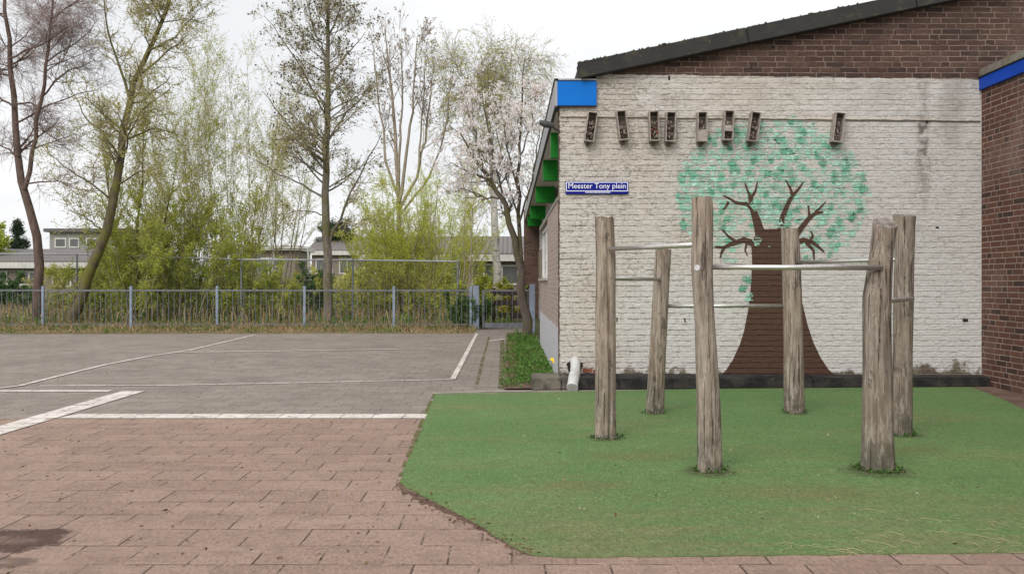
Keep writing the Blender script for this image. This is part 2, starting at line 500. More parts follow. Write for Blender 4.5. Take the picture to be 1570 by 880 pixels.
SUN_EL, SUN_ROT = R(44), R(205)
w = bpy.data.worlds.new('World'); scene.world = w; w.use_nodes = True
wt = w.node_tree
bg = wt.nodes['Background']
sky = wt.nodes.new('ShaderNodeTexSky'); sky.sky_type = 'NISHITA'; sky.sun_disc = False
sky.sun_elevation = SUN_EL; sky.sun_rotation = SUN_ROT; sky.air_density = 1.; sky.dust_density = 3.
tc = wt.nodes.new('ShaderNodeTexCoord')
mp = wt.nodes.new('ShaderNodeMapping'); mp.inputs['Scale'].default_value = (1, 1, 3.2); mp.inputs['Location'].default_value = (.4, .1, .3)
nz = wt.nodes.new('ShaderNodeTexNoise'); nz.inputs['Scale'].default_value = 2.6; nz.inputs['Detail'].default_value = 6; nz.inputs['Roughness'].default_value = .55
cr = wt.nodes.new('ShaderNodeValToRGB')
cr.color_ramp.elements[0].position = .38; cr.color_ramp.elements[0].color = (7.9, 8.0, 8.2, 1)
cr.color_ramp.elements[1].position = .62; cr.color_ramp.elements[1].color = (9.3, 9.3, 9.3, 1)
mx = wt.nodes.new('ShaderNodeMix'); mx.data_type = 'RGBA'; mx.inputs[0].default_value = .93
L = wt.links.new
L(tc.outputs['Generated'], mp.inputs[0]); L(mp.outputs[0], nz.inputs['Vector']); L(nz.outputs['Fac'], cr.inputs[0])
L(sky.outputs[0], mx.inputs[6]); L(cr.outputs[0], mx.inputs[7]); L(mx.outputs[2], bg.inputs['Color'])
bg.inputs['Strength'].default_value = .1

sun = bpy.data.lights.new('sun', 'SUN'); sun.energy = 2.0; sun.angle = R(38); sun.color = (1, .97, .93)
so = bpy.data.objects.new('sun', sun); COL.objects.link(so)
# low-contrast light from over the photographer's left shoulder
sd = Vector((math.sin(SUN_ROT) * math.cos(SUN_EL), math.cos(SUN_ROT) * math.cos(SUN_EL), math.sin(SUN_EL)))
so.rotation_euler = sd.to_track_quat('Z', 'Y').to_euler()
scene.view_settings.view_transform = 'Standard'; scene.view_settings.look = 'None'
scene.view_settings.exposure = .25; scene.view_settings.gamma = 1
scene.view_settings.use_curve_mapping = False

# ------------------------------------------------------------------ shared materials
M_GABLE = gable_wall()
M_BROWN = m_brick('brown_brick', 'x', BROWN, (.17, .13, .11))
M_ANNEX = m_brick('red_brown_brick', 'y', REDB, (.36, .27, .23), jw=(.0035, .0085))
M_GREEN = plain('green_gloss_paint', (.004, .2, .012), .5, .15, 3, dirt=(.012, .11, .02))
M_BLUE = plain('blue_panel', (.002, .15, .56), .5, .07, 2, spec=.15)
M_NAVY = plain('deep_blue_panel', (.003, .062, .46), .5, .1, 2)
M_WHITE = plain('white_paint', (.72, .71, .69), .5, .06, 5, dirt=(.5, .48, .44))
M_FASC = plain('pale_grey_board', (.34, .34, .36), .5, .08, 4, dirt=(.22, .21, .2))
M_BLACKTRIM = plain('black_trim', (.02, .02, .02), .5)
M_SOFFIT = plain('soffit_board', (.62, .60, .55), .7, .08, 3)
M_GLASS = m_glass('window_glass')
M_STEEL = plain('worn_steel', (.62, .60, .57), .32, .08, 30, metal=.85, bump=.05)
M_FENCE = plain('galvanised_grey', (.15, .158, .175), .6, .2, 9, metal=.1)
M_POST = plain('blue_grey_post', (.23, .27, .34), .55, .15, 9)
M_SOIL = m_soil()

# ------------------------------------------------------------------ the ground
def sheet(name, pts, z, mat, parent=None):
    b = MB(); b.poly([(x, y, z) for x, y in pts])
    o = b.build(name, mat)
    o['kind'] = 'structure'
    return o

def m_verge():
    t = NT('thatch_soil')
    c = t.mix(t.noise(2, 6, .7, lo=.4, hi=.6), (.20, .145, .085), (.13, .11, .05))
    c = t.mix(t.math('MULTIPLY', t.noise(25, 5, .75, lo=.48, hi=.58), .7), c, (.34, .26, .15))
    return t.done(c, .95, t.bump(t.noise(25, 5, .75), 1., .03))
sheet('verge', [(-40, 23.2), (-1.0, 23.2), (-1.0, 26.4), (-40, 26.4)], .004, m_verge())
sheet('ground', [(-700, -60), (700, -60), (700, 1200), (-700, 1200)], -.006, m_ground())
ROW0, ROW1 = 8.7, 9.0
M_RED = m_paving('red_concrete_paving', (.252, .172, .138), (.305, .214, .172), (.06, .04, .03),
                 stain=[(*gd(15, 828), .30, .24, .95), (*gd(-10, 862), .22, .10, .6), (*gd(250, 640), 1.6, .10, .25)], far_grime=.18)
M_GREY = m_paving('grey_concrete_paving', (.215, .184, .157), (.268, .23, .198), (.085, .072, .058), far_grime=.4, joint_amt=1.)
sheet('red_paving', [(-40, -8), (5.96, -8), (5.96, ROW0), (-40, ROW0)], 0, M_RED)
sheet('grey_paving', [(-40, ROW0), (5.96, ROW0), (5.96, 11.6), (.6, 11.6), (.6, 26), (-1.15, 26), (-1.15, 23.3), (-12, 23.05), (-40, 23.4)], 0, M_GREY)


def m_line():
    t = NT('worn_white_line_paint')
    x, y = t.xyz()[0], t.xyz()[1]
    m, r1, r2, _ = t.courses(x, y, .3, .15, [0], 2, rnd_off=False, wob=.004, wscale=3, jw=(.003, .008))
    c = t.mix(r1, (.56, .515, .465), (.66, .615, .565))
    c = t.mix(t.math('MULTIPLY', t.noise(3, 6, .7, lo=.45, hi=.7), .5), c, (.4, .34, .31))
    c = t.mix(m, (.25, .21, .18), c)
    t.done(c, .85)
    a = t.math('SUBTRACT', 1., t.math('MULTIPLY', t.noise(7, 6, .78, lo=.53, hi=.62), .6))
    t.put(t.b.inputs['Alpha'], a)
    return t.m


def strip(b, pts, wd, z):
    """painted line of width wd along ground points"""
    P = [Vector((x, y, 0)) for x, y in pts]
    Lf, Rt = [], []
    for i, p in enumerate(P):
        t = (P[min(i + 1, len(P) - 1)] - P[max(i - 1, 0)]).normalized()
        n = Vector((-t.y, t.x, 0)) * wd / 2
        Lf.append(p + n); Rt.append(p - n)
    for i in range(len(P) - 1):
        b.poly([(Rt[i].x, Rt[i].y, z), (Rt[i + 1].x, Rt[i + 1].y, z), (Lf[i + 1].x, Lf[i + 1].y, z), (Lf[i].x, Lf[i].y, z)])

def resample2(pts, n):
    P = np.array(pts, float); d = np.r_[0, np.cumsum(np.hypot(*np.diff(P, axis=0).T))]; t = np.linspace(0, d[-1], n)
    return [(float(np.interp(q, d, P[:, 0])), float(np.interp(q, d, P[:, 1]))) for q in t]

M_LINE = m_line()
mk = MB()
xl = gd(95, 638)[0]
mk.poly([(xl, ROW0 + .01, .004), (gd(654, 640)[0], ROW0 + .01, .004), (gd(656, 634)[0], ROW1 - .01, .004), (xl + .1, ROW1 - .01, .004)])
p0, p1 = gd(-30, 669), gd(205, 600)
strip(mk, [p0, p1], .27, .007)
strip(mk, [gd(-60, 599.5), gd(170, 599.5)], .17, .005)
mk.build('painted_lines', M_LINE)['kind'] = 'structure'
M_THIN = m_line(); M_THIN.name = 'thin_line_paint'
mk = MB()
strip(mk, [gd(-20, 598), gd(30, 592), gd(90, 577), gd(160, 560), gd(230, 546.5), gd(290, 537.5), gd(390, 514)], .07, .009)
strip(mk, [gd(60, 592), gd(250, 591), gd(450, 587.3), gd(694, 582)], .07, .006)
strip(mk, [gd(694, 582.2), gd(706, 560), gd(731, 512)], .075, .011)
strip(mk, [gd(270, 541), gd(450, 538.5), gd(670, 535)], .07, .013)
strip(mk, [gd(750, 523), gd(772, 520)], .12, .006)
mk.build('court_lines', M_THIN)['kind'] = 'structure'

b = MB(); strip(b, [gd(664, 603), gd(740, 600.5), gd(816, 599.5)], .11, .004)
b.build('path_edging', plain('pale_edging', (.31, .275, .24), .9, .15, 6, dirt=(.2, .17, .13)))['kind'] = 'structure'
def m_moss():
    t = NT('joint_moss')
    t.done(t.mix(t.noise(20, 4), (.07, .08, .022), (.15, .15, .05)), .95)
    t.put(t.b.inputs['Alpha'], t.noise(5, 6, .75, lo=.44, hi=.56))
    return t.m
b = MB(); strip(b, [gd(750, 516), gd(741, 548), gd(731, 590)], .05, .003); strip(b, [gd(770, 520), gd(770, 560), gd(769, 596)], .09, .005); strip(b, [gd(668, 602), gd(652, 636), gd(636, 676), gd(616, 730)], .05, .003)
b.build('path_moss', m_moss())['kind'] = 'structure'
# green safety turf, 15 mm thick with a slightly frayed outline
T = [gd(668, 604.5), gd(655, 633), gd(640, 672), gd(622, 716), gd(613, 739), gd(622, 748), gd(650, 762), gd(690, 782), gd(730, 803), gd(770, 828), gd(800, 846), gd(818, 852), gd(860, 854.5),
     gd(1050, 853), gd(1300, 850), gd(1590, 847)]
T += [(5.7, 6.2), gd(1590, 636), gd(1570, 625), gd(1530, 607), gd(1482, 589.5), gd(1300, 592.5), gd(1100, 596), gd(900, 600), gd(800, 602)]
fine = []
rr = random.Random(3)
for i, p in enumerate(T):
    q = T[(i + 1) % len(T)]
    L_ = math.dist(p, q); n = max(1, int(L_ / .09))
    for k in range(n):
        s = k / n; j = .012 if k else 0
        fine.append((p[0] + (q[0] - p[0]) * s + rr.uniform(-j, j), p[1] + (q[1] - p[1]) * s + rr.uniform(-j, j)))
b = MB(); b.prism([(x, y, -.004) for x, y in reversed(fine)], (0, 0, .009))
M_TURF = m_turf()
o = b.build('turf_mat', M_TURF); o['kind'] = 'structure'
sheet('soil_strip', [gd(1480, 589.8), (5.95, 11.5), (5.95, 6.0), (5.4, 6.0), gd(1590, 640), gd(1570, 628), gd(1530, 609)], .006, M_SOIL)
# dirt gathered against the turf's bent edge
b = MB()
ed = [(613, 739), (622, 748), (650, 762), (690, 782), (730, 803), (770, 828), (800, 846), (818, 852)]
outer = [(602, 745), (611, 758), (636, 774), (680, 790), (722, 808), (766, 831), (798, 848), (817, 854)]
rr = random.Random(9)
A_ = resample2(ed, 60); B_ = resample2(outer, 60)
for i in range(59):
    def jo(k):
        w_ = .55 + .5 * mnoise.noise((k * .35, 2., 0)) + .3 * mnoise.noise((k * .9, 7., 0))
        return (A_[k][0] + (B_[k][0] - A_[k][0]) * max(.05, w_), A_[k][1] + (B_[k][1] - A_[k][1]) * max(.05, w_))
    q = [gd(*jo(i)), gd(*jo(i + 1)), gd(*A_[i + 1]), gd(*A_[i])]
    b.poly([(x, y, .002) for x, y in q])
b.build('dirt_edge', M_SOIL)['kind'] = 'structure'
BED = [gd(773, 596), (.24, 11.02), (.595, 11.02), (.58, 16), (.56, 23.0), gd(775, 513)]
sheet('garden_soil', [(-.10, 11.0), (.6, 11.0), (.58, 16), (.56, 23.2), (-.13, 23.2)], .02, M_SOIL)

# ------------------------------------------------------------------ school building with the mural
WY = 11.57
sch = empty('school_building', (.6, WY, 0))
tag(sch, 'low school building with cream painted gable wall, tree mural and green eave beams', 'building')
zv = lambda x: 3.877 + .209 * (x - .895)
RX = 9.0
b = MB()
b.prism([(.597, WY, 0), (17., WY, 0), (17., WY, zv(1.1)), (RX, WY, zv(RX)), (1.072, WY, zv(1.072)), (1.072, WY, 3.53), (.597, WY, 3.53)], (0, .25, 0))
b.build('wall', M_GABLE, sch)
# verge of dark concrete pieces running up the gable
M_VERGE = (lambda t: t.done(t.mix(t.noise(11, 6, .75, lo=.66, hi=.70), t.mix(t.math('MULTIPLY', t.noise(5, 6, .75, stretch=(1, 1, 1.4), lo=.52, hi=.64), .6),
      t.mix(t.noise(3, 5), (.024, .023, .023), (.05, .048, .045)), (.075, .07, .04)), (.22, .17, .06)), .85, t.bump(t.noise(40, 5, .7), .6, .01)))(NT('lichened_verge_concrete'))
su = Vector((1, 0, .209)).normalized(); nu = Vector((-su.z, 0, su.x))
x0 = .865; s0 = Vector((x0, 0, zv(x0)))
seg = 2.16
for k in range(4):
    a = s0 + su * (seg * k + .004); e = s0 + su * (seg * (k + 1) - .004)
    if k == 3: e = Vector((RX, 0, zv(RX)))
    lo = -.005
    b = MB()
    b.prism([tuple(Vector((p.x, WY - .13, p.z)) + nu * h) for p, h in ((a, lo), (e, lo), (e, .195), (a, .195))], (0, .3, 0))
    b.build('verge_tile', M_VERGE, sch, bevel=.008)
b = MB()
b.prism([(x0 - .02, WY + .17, zv(x0) + .02), (RX, WY + .17, zv(RX) + .02), (17.3, WY + .17, zv(.7) + .02), (17.3, WY + .17, zv(.7) + .18), (RX, WY + .17, zv(RX) + .18), (x0 - .02, WY + .17, zv(x0) + .18)], (0, 21.5, 0))
b.build('roof', m_stripes('dark_roof_tiles', (.07, .066, .062), (.035, .033, .031), 1, 10), sch)
b = MB()
rv = random.Random(12)
for i in range(110):
    s = rv.uniform(0, 1) ** 1.3 * 3.6
    p = s0 + su * s + nu * .197
    r_ = rv.uniform(.005, .013)
    yy = WY - .13 + rv.uniform(.0, .1)
    b.box(p.x - r_, p.x + r_, yy - r_, yy + r_, p.z - .003, p.z + r_ * 1.1)
b.build('moss', plain('roof_moss', (.05, .055, .018), .95, .4, 30), sch)['kind'] = 'stuff'
# side wall plane turns slightly with depth
xw = lambda Y: .597 - .0038 * (Y - WY)
xf = lambda Y: .545 - .0038 * (Y - 11.5)
YE = 32.8
def slab(bm, fx0, fx1, Y0, Y1, z0, z1, mi=0):
    bm.hexa([(fx0(Y0), Y0, z0), (fx1(Y0), Y0, z0), (fx1(Y1), Y1, z0), (fx0(Y1), Y1, z0), (fx0(Y0), Y0, z1), (fx1(Y0), Y0, z1), (fx1(Y1), Y1, z1), (fx0(Y1), Y1, z1)], mi)
plus = lambda f, d: (lambda Y: f(Y) + d)
def m_side():
    t = NT('side_wall_brick')
    y, z = t.xyz()[1], t.xyz()[2]
    m, r1, r2, _ = t.courses(y, z, .0695, .122, [0, 2, 4], 5, wob=.0035, wscale=9)
    c = t.mix(r1, (.31, .245, .215), (.38, .305, .265))
    c = t.mix(t.math('MULTIPLY', t.noise(12, 6, .75, lo=.48, hi=.6), .4), c, (.22, .17, .15))
    c = t.mix(m, (.42, .36, .32), c)
    lowp = t.math('SUBTRACT', 1., t.mapr(t.math('ADD', z, t.math('MULTIPLY', t.math('SUBTRACT', t.noise(2, 4), .5), .1)), .70, .74))
    c = t.mix(lowp, c, t.mix(t.noise(3, 5, .7), (.42, .42, .44), (.52, .52, .54)))
    return t.done(c, .9, t.bump(m, .6, .008))
M_SIDE = m_side()
b = MB()
slab(b, xw, plus(xw, .45), WY + .253, 18.6, 0, 1.33)
slab(b, plus(xw, .435), plus(xw, .6), 18.603, YE, 0, 2.4)
slab(b, xw, plus(xw, .45), WY + .253, 15.0, 1.33, 2.36)
b.build('side_wall', M_SIDE, sch)
b = MB(); slab(b, plus(xw, -.035), plus(xw, .12), 14.95, 18.62, 1.332, 1.375); b.build('window_sill', plain('concrete_sill', (.36, .33, .30), .85), sch)
for k, (ya, yb) in enumerate(((15.003, 18.6),)):
    b = MB()
    yy = [ya, (ya + yb) / 2 - .03, yb - .07]
    for y_ in yy: slab(b, plus(xw, .05), plus(xw, .12), y_, y_ + .07, 1.378, 2.34)
    slab(b, plus(xw, .053), plus(xw, .117), ya + .07, yb - .07, 1.378, 1.44)
    slab(b, plus(xw, .053), plus(xw, .117), ya + .07, yb - .07, 2.27, 2.34)
    fr = b.build('window', M_WHITE, sch)
    b = MB(); slab(b, plus(xw, .08), plus(xw, .09), ya + .07, yb - .07, 1.44, 2.27); b.build('pane', M_GLASS, fr)
b = MB(); slab(b, plus(xw, -.01), plus(xw, .45), 15.003, 18.61, 2.345, 2.41); slab(b, plus(xw, -.01), plus(xw, .45), WY + .256, 14.997, 2.363, 2.41); b.build('ledge', plain('ledge_board', (.25, .23, .21), .8), sch)
tr = MB()
yy = WY + .3
while yy < YE - .3:
    slab(tr, plus(xw, .43), plus(xw, .5), yy, yy + .09, 2.412, 3.46); yy += 1.3
slab(tr, plus(xw, .432), plus(xw, .497), WY + .256, YE, 3.462, 3.495)
fr = tr.build('transom_window', M_WHITE, sch)
b = MB(); slab(b, plus(xw, .46), plus(xw, .47), WY + .257, YE, 2.414, 3.46); b.build('pane', M_GLASS, fr)
b = MB(); slab(b, plus(xf, .03), plus(xw, .6), WY + .252, YE, 3.50, 3.525); b.build('soffit', M_SOFFIT, sch)
for Yb in (13.4, 16.4, 20.9, 26.2, 29.6):
    b = MB(); slab(b, plus(xf, .035), plus(xw, .43), Yb, Yb + .14, 3.13, 3.497); b.build('beam', M_GREEN, sch, bevel=.006)
b = MB(); slab(b, xf, plus(xf, .028), 11.52, YE, 3.53, 3.85); b.build('fascia_board', M_FASC, sch)
b = MB(); slab(b, plus(xf, -.012), plus(xf, .04), 11.51, YE, 3.852, 3.875); slab(b, plus(xf, -.006), plus(xf, .03), 11.516, YE, 3.505, 3.528); b.build('edge_trim', M_BLACKTRIM, sch)
b = MB(); b.box(.573, 1.069, WY - .05, WY + .3, 3.535, 3.845); b.build('end_panel', M_BLUE, sch, bevel=.003)
b = MB(); b.box(.56, 1.071, WY - .06, WY + 6, 3.853, 3.873); b.build('capping', M_FASC, sch)
b = MB(); b.box(.585, 1.068, WY - .045, WY - .003, 3.522, 3.533); b.build('shadow_gap_strip', M_BLACKTRIM, sch)
b = MB(); b.box(.43, 4.5, YE + .02, YE + .3, 0, 3.9); b.build('wing_wall', M_BROWN, sch)
# painted-over cable along the wall
b = MB()
rv = random.Random(5); pts = []
for i in range(46):
    x_ = .61 + (5.94 - .61) * i / 45
    pts.append((x_, WY - .012, 3.405 - .055 * i / 45 + rv.uniform(-.004, .004)))
b.tube(pts, .011, 6); b.build('cable', plain('dirty_cable_paint', (.42, .37, .31), .8, .25, 14, dirt=(.09, .07, .055)), sch, smooth=True)
# odd vent slots / broken bricks
M_SLOT = plain('dark_slot', (.025, .02, .018), .9)
for (px, py, w_, h_) in ((946, 490, 2, 6), (1050, 491, 2, 6), (1186, 492, 10, 4), (1026, 120, 3, 7), (1480, 491, 8, 5), (1152, 104, 2, 6), (1372, 51, 2, 6), (1185, 73, 5, 4), (1437, 349, 5, 3), (1421, 188, 4, 3)):
    x_, _, z_ = at(px, py, WY); s = 1 / 120.7
    b = MB(); b.box(x_ - w_ * s / 2, x_ + w_ * s / 2, WY - .0035, WY + .02, z_ - h_ * s / 2, z_ + h_ * s / 2); b.build('vent_slot', M_SLOT, sch)
b = MB()
c0 = at(880, 560, WY)
pts = []
for i in range(14):
    a = 2 * math.pi * i / 14
    pts.append((c0[0] + .01 + (.10 + .02 * math.sin(i * 2.3)) * math.cos(a), WY - .004, c0[2] - .02 + (.11 + .02 * math.cos(i * 1.7)) * math.sin(a)))
b.poly(pts); b.build('broken_opening', plain('dark_hole', (.03, .023, .02), .95), sch)
b = MB(); b.box(.90, 1.02, WY - .006, WY + .02, .16, .205); b.box(1.03, 1.12, WY - .005, WY + .02, .155, .195)
b.build('exposed_brick', plain('bare_red_brick', (.25, .085, .05), .9, .2, 20), sch)

# the mural: painted straight on the brick, a few hairs proud of it
def wp(px, py, d=.0):
    x_, _, z_ = at(px, py, WY)
    return (x_, WY - d, z_)
M_TRUNK = mural_paint('mural_brown', (.105, .058, .040), .72, .0, True)
b = MB()
Lf = [(1103, 577), (1114, 566), (1124, 550), (1134, 528), (1141, 505), (1147, 475), (1151, 440), (1153, 405), (1152, 378), (1160, 352)]
Rt = [(1282, 577), (1270, 566), (1258, 548), (1247, 525), (1238, 498), (1230, 465), (1224, 430), (1221, 400), (1221, 375), (1214, 350)]
for i in range(len(Lf) - 1):
    b.poly([wp(*Lf[i], .0061), wp(*Rt[i], .0061), wp(*Rt[i + 1], .0061), wp(*Lf[i + 1], .0061)])
b.poly([wp(x_, y_, .0063) for x_, y_ in ((1160, 352), (1154, 378), (1219, 376), (1214, 350), (1206, 348), (1200, 353), (1186, 357), (1172, 352), (1166, 342))])
dep = [.0064]
def stroke(pts, w0, w1):
    """a painted limb tapering from w0 to w1 pixels"""
    dep[0] += .00005
    P = [Vector(p) for p in pts]; n = len(P); A, B = [], []
    for i, p in enumerate(P):
        t = (P[min(i + 1, n - 1)] - P[max(i - 1, 0)]).normalized(); q = Vector((-t.y, t.x)) * (w0 + (w1 - w0) * i / (n - 1)) / 2
        A.append(p + q); B.append(p - q)
    for i in range(n - 1):
        b.poly([wp(*A[i], dep[0]), wp(*B[i], dep[0]), wp(*B[i + 1], dep[0]), wp(*A[i + 1], dep[0])])
for pts, a, e in (
    ([(1166, 362), (1160, 338), (1153, 318), (1150, 300)], 20, 9), ([(1151, 304), (1146, 292), (1142, 281)], 6, 3), ([(1152, 303), (1158, 293), (1161, 279)], 6, 3),
    ([(1156, 324), (1145, 313), (1128, 311), (1117, 304), (1109, 300)], 9, 3), ([(1117, 309), (1113, 317), (1108, 322)], 6, 3),
    ([(1196, 358), (1199, 335), (1208, 312), (1216, 298)], 13, 7), ([(1215, 300), (1211, 288), (1204, 276)], 7, 3), ([(1216, 299), (1224, 290), (1232, 279)], 7, 3),
    ([(1158, 374), (1140, 368), (1122, 374), (1108, 380), (1096, 378)], 14, 4), ([(1128, 371), (1116, 362), (1107, 352)], 7, 3), ([(1110, 379), (1106, 388), (1104, 396)], 7, 3), ([(1145, 372), (1142, 384), (1146, 392)], 5, 2),
    ([(1216, 366), (1228, 350), (1240, 335), (1250, 327), (1262, 325)], 13, 5), ([(1241, 333), (1240, 324), (1239, 315)], 6, 3), ([(1250, 326), (1258, 318), (1266, 309)], 6, 2),
    ([(1214, 374), (1232, 368), (1244, 371), (1254, 378), (1263, 386)], 12, 4), ([(1241, 371), (1246, 362), (1243, 354)], 7, 3), ([(1236, 372), (1247, 384), (1248, 400)], 8, 3)):
    stroke(pts, a * .78, e * .7)
tk = b.build('mural_trunk', M_TRUNK, sch)
HAND = [(-.22, -.45), (.22, -.45), (.32, -.2), (.52, 0), (.68, .12), (.7, .22), (.6, .25), (.48, .17), (.34, .12), (.34, .3), (.42, .72), (.36, .8), (.27, .74), (.2, .34), (.16, .36), (.15, .86), (.06, .93),
        (-.02, .86), (-.03, .36), (-.07, .36), (-.14, .78), (-.22, .83), (-.28, .75), (-.21, .33), (-.25, .3), (-.42, .56), (-.5, .57), (-.51, .47), (-.36, .1), (-.3, -.2)]
M_MINT = mural_paint('mural_pale_mint', (.44, .75, .59), .497, .5)
M_MID = mural_paint('mural_mint', (.32, .65, .48), .525, .5)
M_DARK = mural_paint('mural_green', (.15, .42, .28), .56, .6)
rh = random.Random(21)
b = MB(); hd = .0020
def hand(px, py, size, ang, mi, flip=1):
    global hd
    hd += .0000032
    ca, sa = math.cos(ang), math.sin(ang)
    pts = []
    for (u, v) in HAND:
        u = u * flip + rh.uniform(-.03, .03); v += rh.uniform(-.03, .03)
        pts.append(wp(px + (u * ca - v * sa) * size, py - (u * sa + v * ca) * size, hd))
    b.poly(pts if flip > 0 else pts[::-1], mi)
def smear(px, py, rx, ry, mi):
    global hd
    hd += .0000032
    n = 14; ph = rh.uniform(0, 6)
    b.poly([wp(px + rx * math.cos(2 * math.pi * i / n) * rh.uniform(.6, 1.2), py - ry * math.sin(2 * math.pi * i / n) * rh.uniform(.6, 1.2), hd) for i in range(n)], mi)
def inside():
    while True:
        a = rh.uniform(0, 2 * math.pi); r_ = math.sqrt(rh.uniform(0, 1))
        px, py = 1185 + 146 * r_ * math.cos(a), 300 + 117 * r_ * math.sin(a)
        if py > 345 and 1120 < px < 1230 and rh.random() < .72: continue
        if py > 385 and 1075 < px < 1290 and rh.random() < .6: continue
        return px, py
for i in range(700):
    px, py = inside(); smear(px, py, rh.uniform(3, 9), rh.uniform(1.5, 4), 0)
for i in range(420):
    px, py = inside(); hand(px, py, rh.uniform(8, 12), rh.gauss(0, .7), 0, rh.choice((1, -1)))
for i in range(120):
    px, py = inside(); hand(px, py, rh.uniform(8, 12), rh.gauss(0, .7), 1, rh.choice((1, -1)))
for i in range(75):
    px, py = inside(); hand(px, py, rh.uniform(8, 12), rh.gauss(0, .8), 2, rh.choice((1, -1)))
hd = .0078
for (px, py, mi) in ((1161, 372, 0), (1197, 345, 0), (1157, 318, 1), (1147, 430, 2), (1137, 443, 2), (1146, 458, 1), (1321, 292, 2), (1305, 335, 2), (1272, 360, 2), (1193, 272, 2), (1296, 262, 2), (1046, 322, 1), (1047, 347, 2), (1113, 337, 2),
                     (1062, 270, 2), (1046, 274, 2), (1258, 340, 1), (1207, 338, 1)):
    hand(px, py, 12, rh.gauss(.2, .5), mi, rh.choice((1, -1)))
b.build('mural_crown', [M_MINT, M_MID, M_DARK], sch)

# ------------------------------------------------------------------ kerb, pipe, sign, lamp, boxes
def m_kerb():
    t = NT('tarred_kerb')
    c = t.mix(t.noise(4, 6, .7, lo=.4, hi=.65), (.016, .014, .014), (.048, .043, .039))
    c = t.mix(t.math('MULTIPLY', t.mapr(t.xyz()[0], .75, .55), t.noise(3, 5, .7, lo=.3, hi=.6)), c, (.17, .15, .12))
    c = t.mix(t.math('MULTIPLY', t.noise(7, 6, .75, lo=.58, hi=.7), .5), c, (.12, .105, .08))
    return t.done(c, .85, t.bump(t.noise(25, 5, .7), .8, .02))
kerb = MB()
xs = [.236, .60, 1.3, 2.5, 3.7, 4.9, 5.955]
fy = lambda x: 10.98 + (x - .236) / 5.72 * .34
for i in range(len(xs) - 1):
    a, e = xs[i] + .003, xs[i + 1] - .003
    kerb.hexa([(a, fy(a), 0), (e, fy(e), 0), (e, WY - .003, 0), (a, WY - .003, 0), (a, fy(a) + .02, .14 - .01 * i * .4), (e, fy(e) + .02, .14 - .01 * i * .4), (e, WY - .003, .15 - .004 * i), (a, WY - .003, .15 - .004 * i)])
o = kerb.build('wall_kerb', m_kerb(), bevel=.012)
tag(o, 'black tarred concrete kerb along the foot of the cream mural wall', 'kerb')
b = MB()
b.tube([(.80, 11.60, .30), (.80, 11.50, .29), (.795, 11.40, .26), (.782, 11.28, .195), (.765, 11.14, .155)], [.062] * 5, 18)
b.tube([(.775, 11.22, .172), (.755, 11.10, .145), (.738, 10.99, .10), (.722, 10.90, .045)], [.068, .068, .067, .066], 18)
b.tube([(.724, 10.91, .05), (.720, 10.895, .038)], .072, 18)
o = b.build('drain_pipe', plain('zinc_pipe', (.56, .56, .55), .5, .12, 12, metal=.15, dirt=(.33, .31, .29)), smooth=False)
tag(o, 'bent pale grey drain pipe coming out of the wall foot over the kerb', 'drain pipe')

sg = empty('street_sign', wp(915, 288, .03))
tag(sg, 'blue enamel street name sign with white lettering on cream wall', 'sign')
M_SIGN = plain('blue_enamel', (.002, .009, .22), .5, .04, 3, spec=.15)
M_SIGNW = plain('white_enamel', (.84, .84, .92), .5, .03, 3)
x0s, _, z1s = wp(867, 279); x1s, _, z0s = wp(963, 298)
b = MB(); b.box(x0s, x1s, WY - .028, WY - .006, z0s, z1s); b.build('plate', M_SIGN, sg, bevel=.004)
b = MB(); zf = z0s + .034; yb_ = WY - .0305
t_ = .009
b.box(x0s + .006, x1s - .006, yb_, yb_ + .004, z1s - .006 - t_, z1s - .006)
b.box(x0s + .006, x1s - .006, yb_, yb_ + .004, zf, zf + t_)
b.box(x0s + .006, x0s + .006 + t_, yb_, yb_ + .004, zf + t_, z1s - .006 - t_)
b.box(x1s - .006 - t_, x1s - .006, yb_, yb_ + .004, zf + t_, z1s - .006 - t_)
b.build('border', M_SIGNW, sg)
cu = bpy.data.curves.new('lettering', 'FONT'); cu.body = 'Meester Tony plein'; cu.size = .098; cu.align_x = 'CENTER'; cu.align_y = 'CENTER'; cu.extrude = .001; cu.offset = .0
cu.materials.append(M_SIGNW)
ob = bpy.data.objects.new('lettering', cu); COL.objects.link(ob)
ob.rotation_euler = (R(90), 0, 0); ob.location = ((x0s + x1s) / 2, yb_ - .001, (zf + z1s) / 2 + .004); ob.parent = sg
bpy.context.view_layer.update()
sc_ = (x1s - x0s - .07) / max(ob.dimensions.x, .01); ob.scale = (sc_, sc_ * 1.02, 1)
bpy.context.view_layer.update()
me = bpy.data.meshes.new_from_object(ob.evaluated_get(bpy.context.evaluated_depsgraph_get()))
o2 = bpy.data.objects.new('lettering', me); COL.objects.link(o2); o2.matrix_world = ob.matrix_world.copy(); o2.parent = sg
bpy.data.objects.remove(ob); o2.name = 'lettering'
b = MB()
rv = random.Random(8); xx = x0s + .25
while xx < x1s - .23:
    wl = rv.uniform(.010, .022); b.box(xx, xx + wl, yb_, yb_ + .004, z0s + .015, z0s + .027); xx += wl + .006
b.build('small_print', M_SIGNW, sg)

fl = empty('floodlight', (.57, 11.45, 3.3))
tag(fl, 'small dark grey floodlight bracket sticking out under the blue eave end', 'lamp')
M_DKG = plain('dark_grey_metal', (.07, .07, .07), .5, .1)
b = MB(); b.tube([(.60, 11.56, 3.22), (.54, 11.47, 3.235), (.48, 11.40, 3.27)], .016, 8); b.build('arm', M_DKG, fl)
b = MB(); b.tube([(.34, 11.36, 3.29), (.36, 11.36, 3.29), (.42, 11.38, 3.275), (.50, 11.40, 3.26), (.52, 11.41, 3.255)], [.03, .032, .046, .036, .02], 10); b.build('lamp_head', M_DKG, fl)

